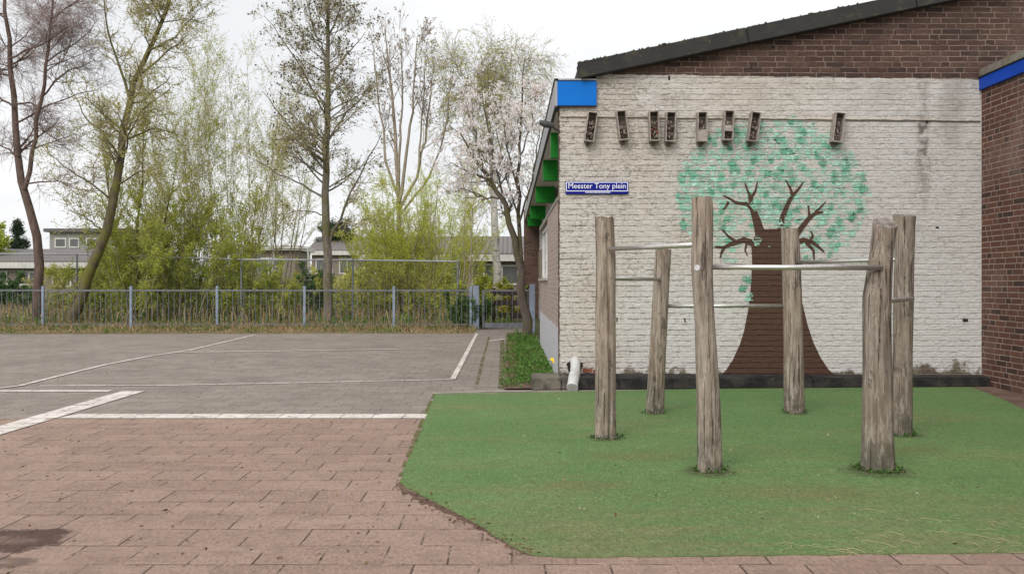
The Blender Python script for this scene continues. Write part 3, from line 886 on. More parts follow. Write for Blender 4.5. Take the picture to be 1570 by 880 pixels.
M_BOXW = plain('weathered_box_wood', (.34, .295, .26), .85, .25, 18, bump=.4, dirt=(.16, .13, .11))
M_BOXI = plain('dark_box_inside', (.13, .105, .09), .95, .35, 30)
M_STICK = m_leaf('stuffing_sticks', [(.12, .095, .075), (.20, .155, .12), (.28, .235, .20), (.14, .11, .09)], 0.)
M_REDBIT = plain('red_shard', (.4, .08, .06), .7); M_WHITEBIT = plain('white_shard', (.6, .55, .5), .7)
boxes = [(905, 197, 8, 'weathered insect box leaning right, first from the wall corner, packed with twigs', 0, 0),
         (953, 195, -7, 'weathered insect box leaning left, second from the corner, top half empty', .0, 1),
         (1001, 196, -2, 'insect box with red and white bits in its filling, left of a close pair', 0, 2),
         (1026, 197, 2, 'insect box packed with grey sticks, right of the close pair', 0, 0),
         (1074, 197, 0, 'upright insect box with a plain board over its lower front', .4, 0),
         (1114, 195, 3, 'insect box with a pale board below and reddish rubble at its foot', .3, 3),
         (1153, 197, 8, 'brownish insect box leaning right above the left side of the mural crown', 0, 0),
         (1281, 198, 7, 'lone insect box at the far right of the row, leaning right', 0, 0)]
for k, (px, py, tilt, lab, board, extra) in enumerate(boxes):
    e = empty('insect_box', wp(px, py)); rb = random.Random(50 + k)
    tag(e, lab, 'insect box', 'insect boxes fixed in a row on the mural wall')
    bw, bh, d, tk_ = .124, .37, .135, .012
    c0 = Vector(wp(px, py)); ca, sa = math.cos(R(tilt)), math.sin(R(tilt))
    def lp(u, y_, v): return (c0.x + u * ca + v * sa, WY + y_, c0.z - u * sa + v * ca)
    def lbox(bm, u0, u1, y0, y1, v0, v1, mi=0):
        bm.hexa([lp(u0, y0, v0), lp(u1, y0, v0), lp(u1, y1, v0), lp(u0, y1, v0), lp(u0, y0, v1), lp(u1, y0, v1), lp(u1, y1, v1), lp(u0, y1, v1)], mi)
    b = MB()
    lbox(b, -bw / 2, -bw / 2 + tk_, -d, -.004, -bh / 2, bh / 2)
    lbox(b, bw / 2 - tk_, bw / 2, -d, -.004, -bh / 2, bh / 2)
    lbox(b, -bw / 2 + tk_, bw / 2 - tk_, -d, -.004, -bh / 2, -bh / 2 + tk_)
    lbox(b, -bw / 2 + tk_, bw / 2 - tk_, -d, -.004, bh / 2 - tk_ * .6, bh / 2)
    lbox(b, -bw / 2 + tk_, bw / 2 - tk_, -.02, -.006, -bh / 2 + tk_, bh / 2 - tk_ * .6, 1)
    b.build('case', [M_BOXW, M_BOXI], e)
    if board:
        b = MB(); lbox(b, -bw / 2 + tk_, bw / 2 - tk_, -d + .004, -d + .016, -bh / 2 + tk_ + (.1 if extra == 3 else 0), -bh / 2 + bh * (.4 if extra != 3 else .5)); b.build('front_board', M_BOXW, e)
    b = MB(); n = 26
    top = .1 if extra != 1 else -.04
    for i in range(n):
        u = rb.uniform(-.035, .035); v = rb.uniform(-bh / 2 + .03, bh / 2 * top * 4 if extra != 1 else -.01); L2 = rb.uniform(.02, .05); a = rb.uniform(0, 3.14)
        y_ = -rb.uniform(.05, .105); dx, dz = math.cos(a) * L2 * .6, math.sin(a) * L2
        u2 = max(-.044, min(.044, u + dx)); v2 = max(-bh / 2 + .02, min(bh / 2 - .02, v + dz))
        mi = 0
        if extra in (2, 3) and rb.random() < .22: mi = 1 if v < -.03 else 2
        b.tube([lp(u, y_, v), lp(u2, y_ + .01, v2)], rb.uniform(.004, .012), 5, mi)
    b.build('filling', [M_STICK, M_REDBIT, M_WHITEBIT], e)['kind'] = 'stuff'
    b = MB(); lbox(b, -.03, .01, -.06, -.004, -bh / 2 - .045, -bh / 2 - .002); b.build('bracket', M_BOXI, e)

# ------------------------------------------------------------------ annex on the right
an = empty('brick_annex', (6, 9, 0))
tag(an, 'red brown brick annex wall with deep blue fascia at the right edge', 'building')
AX = 5.965
def m_annex_wall(): return M_ANNEX
b = MB(); b.box(AX, AX + 3, -6, WY - .004, 0, 3.735); b.build('wall', M_ANNEX, an)
b = MB(); b.box(AX - .035, AX + 3.02, -6.05, WY - .006, 3.738, 3.888); b.build('fascia', M_NAVY, an, bevel=.003)
b = MB(); b.box(AX - .045, AX + 3.03, -6.06, WY - .006, 3.8905, 3.905); b.build('trim', M_BLACKTRIM, an)
b = MB(); b.box(AX - .03, AX + 3.03, -6.06, WY - .006, 3.908, 4.0); b.build('roof', plain('grey_roof_edge', (.22, .20, .17), .85, .2, 6, dirt=(.13, .12, .05)), an)

# ------------------------------------------------------------------ log posts with turning bars
fr = empty('turning_bar_frame', (*gd(1160, 680), 0))
tag(fr, 'climbing frame of six weathered log posts joined by steel turning bars on green turf', 'climbing frame')
LOGS = {  # depth, [(row, left, right)] down the photo, tilt of the cut, groove angle
    'A': (7.6, [(333, 912, 941), (345, 912, 941), (400, 914, 943), (500, 913, 943), (600, 912, 944), (672, 912, 946)], .05, -1.25),
    'B': (9.1, [(383, 1005, 1029), (400, 1004, 1028), (450, 1001, 1025), (540, 996, 1021), (634, 990, 1018)], -.05, None),
    'C': (6.28, [(303, 1061, 1092), (320, 1061, 1093), (410, 1060, 1093), (460, 1063, 1094), (500, 1066, 1096), (560, 1067, 1100), (620, 1068, 1104), (724, 1070, 1107)], 0., None),
    'D': (9.1, [(350, 1198, 1224), (380, 1199, 1226), (450, 1200, 1229), (540, 1202, 1231), (634, 1203, 1234)], .02, None),
    'E': (6.32, [(338, 1339, 1375), (352, 1338, 1374), (385, 1335, 1369), (420, 1330, 1367), (455, 1325, 1366), (500, 1324, 1365), (600, 1323, 1366), (724, 1320, 1370)], .5, None),
    'F': (7.79, [(330, 1370, 1403), (345, 1371, 1402), (400, 1372, 1401), (460, 1371, 1400), (560, 1369, 1398), (668, 1366, 1398)], .12, None)}
M_LOGS = [m_log('weathered_log_wood'), m_log('darker_log_wood', .78)]
M_ENDGRAIN = plain('grey_end_grain', (.20, .17, .15), .9, .35, 25, bump=.5, dirt=(.07, .055, .045))
CEN = {}
def log_post(key):
    Y, prof, cut, groove = LOGS[key]
    prof = sorted(prof, reverse=True)
    zs = [H - (r - HY) / F * Y for r, _, _ in prof]; xs = [((a + c) / 2 - CX) / F * Y for _, a, c in prof]; rs = [(c - a) / 2 / F * Y for _, a, c in prof]
    zs[0] = -.05
    K, N = 40, 70
    v, f = [], []
    sd = sum(map(ord, key)) * 1.7
    cen = []
    for i in range(N + 1):
        z = zs[0] + (zs[-1] - zs[0]) * i / N
        cx_ = float(np.interp(z, zs, xs)); r0 = float(np.interp(z, zs, rs))
        ring = []
        for j in range(K):
            a = 2 * math.pi * j / K
            ux, uy = math.cos(a), math.sin(a)
            r_ = r0 * (1 + .07 * mnoise.noise((ux * 1.1 + sd, uy * 1.1, z * 1.6)) + .03 * mnoise.noise((ux * 5 + sd, uy * 5, z * 1.2)) + .018 * mnoise.noise((ux * 12, uy * 12 + sd, z * 3)))
            if groove is not None:
                da = (a - groove - .12 * math.sin(z * 3.1) + math.pi) % (2 * math.pi) - math.pi
                r_ -= r0 * .35 * math.exp(-(da / .10) ** 2)
            zz = z
            if i >= N - 2:
                tilt = cut * uy * r_ * (1 if i == N else .75 if i == N - 1 else .4)
                jag = (.03 if key == 'A' else .007) * mnoise.noise((ux * 3 + sd, uy * 3, 5)) * (i - N + 2) / 2
                zz = z + tilt + jag - cut * r_ * .4 * (i - N + 2) / 2
            v.append((cx_ + ux * r_, Y + uy * r_, zz))
        cen.append((z, cx_, r0))
    for i in range(N):
        for j in range(K):
            q = (j + 1) % K
            f.append([i * K + j, i * K + q, (i + 1) * K + q, (i + 1) * K + j])
    nb_ = len(v); v += [tuple(p) for p in v[N * K:(N + 1) * K]]
    f.append([nb_ + j for j in range(K)])
    b = MB(); b.v, b.f, b.m = v, f, [0] * (len(f) - 1) + [1]
    o = b.build('post', [M_LOGS[key in 'EF'], M_ENDGRAIN], fr, smooth=True)
    me = o.data
    me.polygons[len(f) - 1].use_smooth = False
    CEN[key] = (Y, zs, xs, rs)
    return o
posts = {k: log_post(k) for k in LOGS}
posts['A']['label'] = 'log post with a long open split and ragged top'
posts['E']['label'] = 'thick log post with a sloping sawn top'
def axis(key, z):
    Y, zs, xs, rs = CEN[key]
    return Vector((float(np.interp(z, zs, xs)), Y, z)), float(np.interp(z, zs, rs))
BARS = [('A', 'C', 1.575, 1.56, .0), ('A', 'B', 1.33, 1.33, .0), ('B', 'D', 1.065, 1.065, 0), ('C', 'E', 1.405, 1.40, -.02), ('D', 'F', 1.50, 1.495, 0), ('E', 'F', 1.165, 1.16, 0)]
for a, c, za, zc, off in BARS:
    p, ra = axis(a, za); q, rc = axis(c, zc)
    if a == 'A' and c == 'C': p = p + Vector((.01, -.062, 0))
    if a == 'E': q = q + Vector((.045, -.08, 0))
    if c == 'E': q = q + Vector((.02, -.09, 0))
    d = (q - p).normalized()
    b = MB(); b.tube([p + d * ra * .5, q - d * rc * .5], .0185, 14)
    bar = b.build('bar', M_STEEL, fr, smooth=False)
    for f_ in bar.data.polygons:
        if len(f_.vertices) == 4: f_.use_smooth = True
p, rc = axis('C', 1.40)
b = MB(); dn = Vector((-.6, -.8, 0)); b.tube([p + dn * (rc - .012), p + dn * (rc + .006)], .021, 16); b.build('bolt_cap', plain('grey_plastic_cap', (.52, .52, .54), .5), posts['C'])

# ------------------------------------------------------------------ small plants and litter (numpy)
rng = np.random.default_rng(11)
def blades(base, h, wd, lean, rng, dirs=None):
    """grass blades: two quads each, (N,3) base points"""
    N = len(base); a = rng.uniform(0, 2 * np.pi, N); side = np.stack([np.cos(a), np.sin(a), np.zeros(N)], 1) * wd[:, None] / 2
    b2 = rng.uniform(0, 2 * np.pi, N); ld = np.stack([np.cos(b2), np.sin(b2), np.zeros(N)], 1) * (h * lean)[:, None]
    up = np.zeros((N, 3)); up[:, 2] = h
    m = base + ld * .3 + up * .55; t = base + ld + up * np.maximum(.35, 1 - lean)[:, None]
    V = np.stack([base - side, base + side, m + side * .8, m - side * .8, t + side * .15, t - side * .15], 1).reshape(-1, 3)
    i = np.arange(N)[:, None] * 6
    Fc = np.concatenate([i + np.array([[0, 1, 2, 3]]), i + np.array([[3, 2, 4, 5]])])
    return V, Fc

def leaves(pos, size, rng, aspect=.6, flat=None, up=.0):
    N = len(pos)
    d = rng.normal(size=(N, 3)); d[:, 2] += up
    if flat is not None: d[:, 2] *= flat
    d /= np.linalg.norm(d, axis=1)[:, None]
    e = rng.normal(size=(N, 3))
    if flat is not None: e[:, 2] *= flat
    e -= d * (e * d).sum(1)[:, None]; e /= np.linalg.norm(e, axis=1)[:, None] + 1e-9
    s = (size if np.ndim(size) else np.full(N, size))[:, None]
    V = np.stack([pos, pos + d * s * .5 + e * s * aspect / 2, pos + d * s, pos + d * s * .5 - e * s * aspect / 2], 1).reshape(-1, 3)
    return V, np.arange(N * 4).reshape(-1, 4)

M_WEED = m_leaf('weed_green', [(.03, .085, .015), (.05, .125, .02), (.075, .16, .03), (.035, .07, .02)], .2)
M_DRYLEAF = m_leaf('dry_leaf', [(.11, .05, .025), (.2, .12, .06), (.06, .03, .02), (.26, .18, .09)], .1)
M_BLADE = m_leaf('grass_green', [(.09, .16, .03), (.14, .22, .045), (.20, .23, .07)], .3)
M_STRAW = m_leaf('straw', [(.42, .31, .16), (.32, .22, .11), (.52, .41, .24), (.22, .15, .08)], .3)
ch = []
for key in LOGS:
    c, r_ = axis(key, .02); n = {'C': 130, 'E': 260, 'A': 110, 'F': 120, 'B': 45, 'D': 60}[key]
    a = rng.uniform(0, 2 * np.pi, n); rad = r_ + np.abs(rng.normal(0, .028, n))
    pos = np.stack([c.x + np.cos(a) * rad, c.y + np.sin(a) * rad, np.full(n, .006) + rng.uniform(0, .02, n)], 1)
    v, f = leaves(pos, rng.uniform(.012, .035, n), rng, .6, .5, .3); ch.append((v, f, 0))
    n2 = n // 3
    a = rng.uniform(0, 2 * np.pi, n2); rad = r_ + np.abs(rng.normal(.01, .06, n2))
    pos = np.stack([c.x + np.cos(a) * rad, c.y + np.sin(a) * rad, np.full(n2, .0075)], 1)
    v, f = leaves(pos, rng.uniform(.012, .03, n2), rng, .5, .15); ch.append((v, f, 1))
tag(npmesh('weeds', ch, [M_WEED, M_DRYLEAF]), 'small weeds and dead leaves round the feet of the log posts', 'weeds', kind='stuff')

# litter on paving and turf
ch = []
n = 800
px = rng.uniform(-100, 640, n); py = 433 + 1815 / rng.uniform(3.9, 15, n)
Yv = 1815 / (py - 433); pos = np.stack([(px - CX) / F * Yv, Yv, np.full(n, .004)], 1)
v, f = leaves(pos, rng.uniform(.008, .03, n) * (1 + .4 * (rng.random(n) > .9)), rng, .6, .15); ch.append((v, f, 0))
n = 190
px = rng.uniform(640, 1560, n); py = rng.uniform(605, 845, n); Yv = 1815 / (py - 433)
keep = px > 860 - (py < 760) * 200
pos = np.stack([(px - CX) / F * Yv, Yv, np.full(n, .007)], 1)[keep]
v, f = leaves(pos, rng.uniform(.010, .036, len(pos)), rng, .5, .2); ch.append((v, f, 1))
px = rng.uniform(0, 1, 260); base = np.array([gd(613 + 200 * t, 745 + 108 * t) for t in px]); pos = np.stack([base[:, 0] + rng.normal(0, .05, 260), base[:, 1] + rng.normal(0, .04, 260), np.full(260, .008)], 1)
v, f = leaves(pos, rng.uniform(.006, .028, 260), rng, .5, .2); ch.append((v, f, 0))
M_PALELEAF = m_leaf('pale_bits', [(.5, .45, .36), (.3, .22, .12), (.16, .09, .05), (.42, .32, .2)], .1)
tag(npmesh('litter', ch, [M_DRYLEAF, M_PALELEAF]), 'scattered dead leaves and twig bits on paving and turf', 'litter', kind='stuff')
# straw at the near right edge
n = 46
px = rng.uniform(1180, 1600, n); py = 845 + rng.normal(0, 6, n) - np.abs(rng.normal(0, 24, n)) * (px > 1300); Yv = 1815 / (py - 433)
b = MB()
for i in range(n):
    x_, y_ = (px[i] - CX) / F * Yv[i], Yv[i]
    L2 = rng.uniform(.03, .26); a = rng.normal(.1, .45); c2 = rng.normal(0, .3)
    pts = [(x_ + math.cos(a + c2 * k) * L2 * k / 4, y_ + math.sin(a + c2 * k) * L2 * k / 4, .008 + .004 * (k % 2)) for k in range(5)]
    b.tube(pts, rng.uniform(.0006, .0012), 4)
M_PALESTRAW = m_leaf('pale_straw', [(.50, .40, .22), (.62, .52, .32), (.36, .27, .15)], .2)
tag(b.build('dry_grass', M_PALESTRAW), 'dry straw strands on the near right edge of turf', 'straw', kind='stuff')

# ------------------------------------------------------------------ ground cover in the bed, dry verge by the fence, garden growth
def scatter_rect(n, x0, x1, y0, y1, z=0.):
    return np.stack([rng.uniform(x0, x1, n), rng.uniform(y0, y1, n), np.full(n, z)], 1)
pos = scatter_rect(9000, -.10, .57, 11.1, 22.5, .02); pos[:, 0] -= np.abs(rng.normal(0, .05, 9000)) * (pos[:, 0] < .05); hgt_ = (.01 + .12 * rng.random(9000) ** 2) * np.clip(.6 + .9 * np.sin(pos[:, 0] * 9 + 1) * np.sin(pos[:, 1] * 4) + .5 * np.sin(pos[:, 1] * 2.3 + pos[:, 0] * 5), .15, 2.2); kp = (pos[:, 0] > -.02 + .09 * np.sin(pos[:, 1] * 3.7) + .05 * np.sin(pos[:, 1] * 9.1)) & ((pos[:, 1] > 11.45 + .2 * np.sin(pos[:, 0] * 11)) | (rng.random(9000) > .75)); pos = pos[kp]; hgt_ = hgt_[kp]; nbed = len(pos)
pos[:, 2] += hgt_ * rng.random(nbed)
ch = [(*leaves(pos, rng.uniform(.02, .06, nbed), rng, .7, .7, .3), 0)]
p2 = scatter_rect(2600, -.14, .57, 11.05, 22.5, .02); p2 = p2[np.sin(p2[:, 0] * 7) * np.sin(p2[:, 1] * 6) + rng.normal(0, .4, 2600) > -.1]; n26 = len(p2); ch.append((*blades(p2, rng.uniform(.03, .16, n26), np.full(n26, .008), rng.uniform(.2, 1., n26), rng), 1))
tag(npmesh('ground_cover', ch, [m_leaf('bed_leaf', [(.04, .11, .018), (.08, .20, .03), (.14, .29, .05), (.05, .14, .025), (.2, .27, .09)], .35), M_BLADE]), 'leafy green weeds and grass in the bed beside the side wall', 'ground cover', kind='stuff')
dn = empty('dandelion', (*gd(845, 556), 0))
tag(dn, 'yellow dandelion flower in the green bed by the wall corner', 'flower')
dx_, dy_ = .56, 12.9
b = MB(); b.tube([(dx_, dy_, .02), (dx_ + .01, dy_, .2)], .004, 5); b.build('stem', M_WEED, dn)
b = MB()
for k in range(2):
    b.tube([(dx_ + .01 + k * .03, dy_ - .01 - .05 * k, .20 - .03 * k), (dx_ + .01 + k * .03, dy_ - .02 - .05 * k, .215 - .03 * k)], [.012, .032], 12)
b.build('flower_head', plain('dandelion_yellow', (.75, .5, .01), .7), dn)

FY = 25.2
n = 26000
pos = scatter_rect(n, -22, -.95, 23.0, 26.6); pos[:, 1] = 23.1 + (pos[:, 1] - 23.0) ** 1.0
edge = 23.05 + .25 * np.sin(pos[:, 0] * 1.3) * .6 + .2 * rng.random(n)
pos = pos[pos[:, 1] > edge]
cl = np.sin(pos[:, 0] * 2.3 + .7 * np.sin(pos[:, 0] * .9)) * np.sin(pos[:, 1] * 3.1 + pos[:, 0]) + .6 * np.sin(pos[:, 0] * 6.7) + rng.normal(0, .5, len(pos))
pos = pos[cl > -.6]
nn = len(pos); hh = rng.uniform(.04, .2, nn) * np.clip((pos[:, 1] - 22.9) / 1.4, .25, 1.5) * rng.uniform(.5, 1.6, nn)
ch = [(*blades(pos, hh, np.full(nn, .014), rng.uniform(.3, 1.6, nn), rng), 0)]
p2 = scatter_rect(9000, -22, -.95, 23.2, 27.5); cl = np.sin(p2[:, 0] * 1.9 + 2) * np.sin(p2[:, 1] * 2.2) + .5 * np.sin(p2[:, 0] * 5.3); p2 = p2[cl + rng.normal(0, .3, 9000) - np.clip(24.6 - p2[:, 1], 0, 2) * .5 > .1]; hh = rng.uniform(.06, .3, len(p2)); n9 = len(p2)
ch.append((*blades(p2, hh, np.full(n9, .018), rng.uniform(.2, 1., n9), rng), 1))
pw = scatter_rect(9500, -22, -.95, 23.4, 26.8); cl = np.sin(pw[:, 0] * 1.4 + 4) * np.sin(pw[:, 1] * 1.7 + 1) + .5 * np.sin(pw[:, 0] * 3.7); kp = cl > .0; cl = cl[kp]; pw = pw[kp]; pw[:, 2] = rng.random(len(pw)) ** 1.4 * np.clip(.12 + cl * .75, .1, .85) * np.clip((pw[:, 1] - 23.6) / 1.2, .15, 1)
ch.append((*leaves(pw, rng.uniform(.03, .07, len(pw)), rng, .6), 2))
tag(npmesh('grass', ch, [M_STRAW, M_BLADE, M_WEED]), 'dry yellow and green grass verge along the metal fence', 'grass', kind='stuff')
# tall dry stems and understorey beyond the fence
n = 5200
pos = scatter_rect(n, -24, -.8, 26.2, 34)
ch = [(*blades(pos, rng.uniform(.25, .95, n), np.full(n, .022), rng.uniform(.1, .5, n), rng), 0)]
n = 9000
pos = scatter_rect(n, -30, 0, 26, 44); ch.append((*blades(pos, rng.uniform(.15, .6, n), np.full(n, .05), rng.uniform(.2, .6, n), rng), 1))
n = 14000
pos = scatter_rect(n, -26, -.9, 26.4, 38); cl = np.sin(pos[:, 0] * 1.7 + 1) * np.sin(pos[:, 1] * 1.1) + .4 * np.sin(pos[:, 0] * 4.1)
pos = pos[cl > .05]; pos[:, 2] = rng.random(len(pos)) ** 1.4 * .9
ch.append((*leaves(pos, rng.uniform(.04, .1, len(pos)), rng, .6), 2))
tag(npmesh('undergrowth', ch, [M_STRAW, M_BLADE, M_WEED]), 'dry stems, grass and low green growth behind the metal fence', 'undergrowth', kind='stuff')

# ------------------------------------------------------------------ fences and gate
fe = empty('metal_fence', (-10, FY, 0))
tag(fe, 'low grey metal bar fence with blue grey posts along the verge', 'fence')
xsf = [(p - CX) / F * FY for p in (-335, -203, -69, 66, 201, 333, 467, 604, 722)]
FT = 1.10
for i, x_ in enumerate(xsf):
    b = MB(); b.box(x_ - .035, x_ + .035, FY - .035, FY + .035, 0, 1.2); b.build('fence_post', M_POST, fe, bevel=.006)
for i in range(len(xsf) - 1):
    a, e = xsf[i] + .037, xsf[i + 1] - .037
    b = MB(); b.box(a, e, FY - .02, FY + .02, FT - .045, FT); b.box(a, e, FY - .018, FY + .018, .12, .155)
    nb = max(2, round((e - a) / .152))
    for k in range(nb):
        x_ = a + (k + .5) * (e - a) / nb
        b.tube([(x_, FY, .158), (x_, FY, FT - .047)], .0095, 6)
    b.build('bar_panel', M_FENCE, fe)
ga = empty('metal_gate', (-.3, FY, 0))
tag(ga, 'grey metal bar gate between the thick post and the school side wall', 'gate')
b = MB(); x_ = (730 - CX) / F * FY; b.box(x_ - .085, x_ + .085, FY - .085, FY + .085, 0, 1.21); b.build('gate_post', M_POST, ga, bevel=.01)
x2 = (741 - CX) / F * FY
b = MB(); b.box(x2 - .03, x2 + .03, FY - .03, FY + .03, 0.05, 1.1)
xr = .50
b.box(x2 + .032, xr - .032, FY - .025, FY + .025, 1.05, 1.10); b.box(x2 + .032, xr - .032, FY - .025, FY + .025, .05, .18)
b.box(xr - .03, xr + .0, FY - .03, FY + .03, .05, 1.1)
nb = 9
for k in range(nb):
    x_ = x2 + (k + .6) * (xr - x2) / nb; b.tube([(x_, FY, .182), (x_, FY, 1.048)], .0095, 6)
b.build('gate_leaf', M_FENCE, ga)
b = MB(); b.box(.503, .54, FY - .06, FY + .06, 0, 1.22); b.build('latch_post', M_POST, ga)
pl = MB(); pl.box(.44, .58, 22.9, 22.98, 0, 1.26)
o = pl.build('boundary_post', M_POST, bevel=.006); tag(o, 'blue grey square steel post standing against the school side wall', 'post')

bf = empty('mesh_fence', (-8, 28, 0))
tag(bf, 'tall thin ball stop fence of wire between grey posts behind the bar fence', 'fence')
BY = 28.
bp = [(-20, 388), (118, 389), (242, 393), (370, 397), (541, 398), (702, 400)]
tops = [Vector(at(px_, py_, BY)) for px_, py_ in bp]
M_WIREP = plain('dull_grey_pole', (.17, .18, .19), .6)
for t_ in tops:
    b = MB(); b.tube([(t_.x, BY, -.05), (t_.x, BY, t_.z)], .03, 8); b.build('pole', M_WIREP, bf)
for i in range(len(tops) - 1):
    b = MB(); b.tube([tops[i] + Vector((.03, 0, -.02)), tops[i + 1] + Vector((-.03, 0, -.02))], .026, 8); b.build('top_rail', plain('pale_rail', (.30, .31, .33), .5) if i == 0 else bpy.data.materials['pale_rail'], bf)
    b = MB(); a, e = tops[i], tops[i + 1]
    nw = int((e.x - a.x) / .12)
    for k in range(1, nw):
        p = a.lerp(e, k / nw); b.tube([(p.x, BY, .05), (p.x, BY, p.z - .03)], .0018, 3, caps=False)
    for k in range(1, 16):
        s = k / 16; b.tube([(a.x, BY + .002, a.z * s), (e.x, BY + .002, e.z * s)], .0018, 3, caps=False)
    b.build('wire_mesh', M_WIREP, bf)

wf = empty('wooden_rail_fence', (-.3, 31, 0))
tag(wf, 'dark wooden three rail fence seen through the grey gate', 'fence')
M_DKWOOD = plain('dark_wood', (.035, .026, .022), .85, .3, 8)
b = MB(); WYF = 30.
for py_ in (449, 464, 484):
    z_ = at(0, py_, WYF)[2]; b = MB(); b.box(-.72, .55, WYF - .03, WYF + .0, z_ - .09, z_ + .09); b.build('rail', M_DKWOOD, wf)
for x_ in (-.6, .0, .5):
    b = MB(); b.box(x_ - .05, x_ + .05, WYF + .003, WYF + .09, 0, 1.12); b.build('post', M_DKWOOD, wf)

# ------------------------------------------------------------------ houses beyond
M_ROOFT = m_stripes('grey_roof_tiles', (.20, .18, .175), (.105, .095, .09), 0, 14)
M_HWALL = plain('garden_house_brick', (.22, .185, .15), .9, .2, 6)
M_HWHITE = plain('house_white', (.56, .545, .51), .6, .08, 3, dirt=(.4, .38, .34))
M_DIM = m_glass('house_glass', (.085, .09, .088), .12)
def house_window(parent, x0, x1, z0, z1, Y, n=2):
    b = MB(); t_ = .09
    b.box(x0, x1, Y - .05, Y - .003, z0, z0 + t_); b.box(x0, x1, Y - .05, Y - .003, z1 - t_, z1)
    for k in range(n + 1):
        xx = x0 + (x1 - x0 - t_) * k / n; b.box(xx, xx + t_, Y - .05, Y - .003, z0 + t_ + .002, z1 - t_ - .002)
    w_ = b.build('window', M_HWHITE, parent)
    b = MB(); b.box(x0 + t_, x1 - t_, Y - .028, Y - .018, z0 + t_, z1 - t_); b.build('pane', M_DIM, w_)
def bungalow(name, label, px0, px1, pyE, pyR, Y, wins, deep=8., wall=M_HWALL):
    x0, x1 = (px0 - CX) / F * Y, (px1 - CX) / F * Y
    ze = H - (pyE - HY) / F * Y; ridgeY = Y + deep / 2; zr = H - (pyR - HY) / F * ridgeY
    e = empty(name, (x0, Y, 0)); tag(e, label, 'house')
    b = MB(); b.prism([(x0, Y, 0), (x0, Y + deep, 0), (x0, Y + deep, ze), (x0, ridgeY, zr - .05), (x0, Y, ze)], (x1 - x0, 0, 0)); b.build('wall', wall, e)
    b = MB(); o_ = .4
    b.prism([(x0 - .3, Y - o_, ze + .16), (x0 - .3, ridgeY, zr + .02), (x0 - .3, Y + deep + o_, ze + .16), (x0 - .3, Y + deep + o_, ze + .28), (x0 - .3, ridgeY, zr + .16), (x0 - .3, Y - o_, ze + .28)], (x1 - x0 + .6, 0, 0))
    b.build('roof', M_ROOFT, e)
    b = MB(); b.box(x0 - .3, x1 + .3, Y - o_ - .05, Y - o_ - .002, ze - .12, ze + .2); b.build('fascia', M_HWHITE, e)
    b = MB(); b.box(x0, x1, Y - o_, Y - .004, ze - .1, ze - .05); b.build('soffit', M_HWHITE, e)
    for (a, c, py0, py1, n) in wins:
        house_window(e, (a - CX) / F * Y, (c - CX) / F * Y, H - (py1 - HY) / F * Y, H - (py0 - HY) / F * Y, Y, n)
    return e
bungalow('garden_bungalow', 'low bungalow with grey tiled roof and white fascia right behind the gate', 560, 880, 397, 367, 45, [(660, 705, 408, 438, 2), (722, 762, 404, 437, 2), (768, 796, 406, 437, 1), (575, 620, 408, 438, 2)])
bungalow('garden_bungalow', 'low bungalow with dark roof and white eave line behind the leftmost tree', -260, 138, 408, 386, 50, [(-30, 12, 416, 438, 3), (30, 60, 416, 438, 2), (80, 110, 416, 440, 2)])
bungalow('garden_bungalow', 'small bungalow with grey roof far behind the cone laden alder', 478, 552, 389, 366, 72, [(484, 510, 396, 420, 2), (520, 545, 396, 420, 2)], 8)
e = empty('flat_roofed_block', (-26, 66, 0)); tag(e, 'grey two storey flat roofed block showing above the left bungalow', 'building')
xa, _, zt = at(76, 356, 66); xb_ = at(198, 356, 66)[0]
b = MB(); b.box(xa, xb_, 66, 74, 0, zt); b.build('wall', plain('grey_render', (.27, .265, .25), .85), e)
b = MB(); b.box(xa - .3, xb_ + .3, 65.7, 74.3, zt + .003, zt + .25); b.build('roof', plain('dark_parapet', (.12, .115, .11), .8), e)
for (a, c) in ((84, 102), (106, 122), (132, 152), (160, 182)):
    house_window(e, at(a, 0, 66)[0], at(c, 0, 66)[0], at(0, 380, 66)[2], at(0, 365, 66)[2], 66, 1)
e = empty('flat_roofed_shed', (-13, 52, 0)); tag(e, 'pale flat roofed shed behind the street lamp and swing frame', 'shed')
xa, _, zt = at(374, 384, 52); xb_ = at(452, 384, 52)[0]
b = MB(); b.box(xa, xb_, 52, 56, 0, zt); b.build('wall', M_HWALL, e)
b = MB(); b.box(xa - .25, xb_ + .25, 51.7, 56.2, zt + .003, zt + .28); b.build('roof', M_HWHITE, e)
house_window(e, at(395, 0, 52)[0], at(430, 0, 52)[0], at(0, 425, 52)[2], at(0, 395, 52)[2], 52, 2)

sl = empty('street_lamp', (*at(397, 440, 40)[:2], 0)); tag(sl, 'grey street lamp with wide mushroom head rising behind the shrubs', 'street lamp')
lx, ly, lz = at(397, 350, 40)
b = MB(); b.tube([(lx, ly, 0), (lx, ly, lz - .05)], [.07, .045], 10); b.build('pole', M_WIREP, sl)
b = MB(); b.tube([(lx, ly, lz - .28), (lx, ly, lz - .05), (lx, ly, lz), (lx, ly, lz + .05)], [.08, .16, .27, .1], 16); b.build('lamp_head', plain('lamp_grey', (.3, .3, .29), .6), sl)
sw = empty('swing_frame', (*at(445, 440, 37)[:2], 0)); tag(sw, 'white tube swing frame standing in the garden left of the alder', 'swing')
p0_, p1_ = Vector(at(420, 381, 37)), Vector(at(472, 381, 37))
b = MB(); b.tube([p0_, p1_], .045, 8); b.build('crossbar', M_HWHITE, sw)
for p_, dxs in ((p0_, (-.6, -.05)), (p1_, (-.05, .35))):
    for k, d_ in enumerate(dxs):
        b = MB(); b.tube([p_, (p_.x + d_, p_.y + (-.6 if k else .6), 0)], .04, 8); b.build('leg', M_HWHITE, sw)

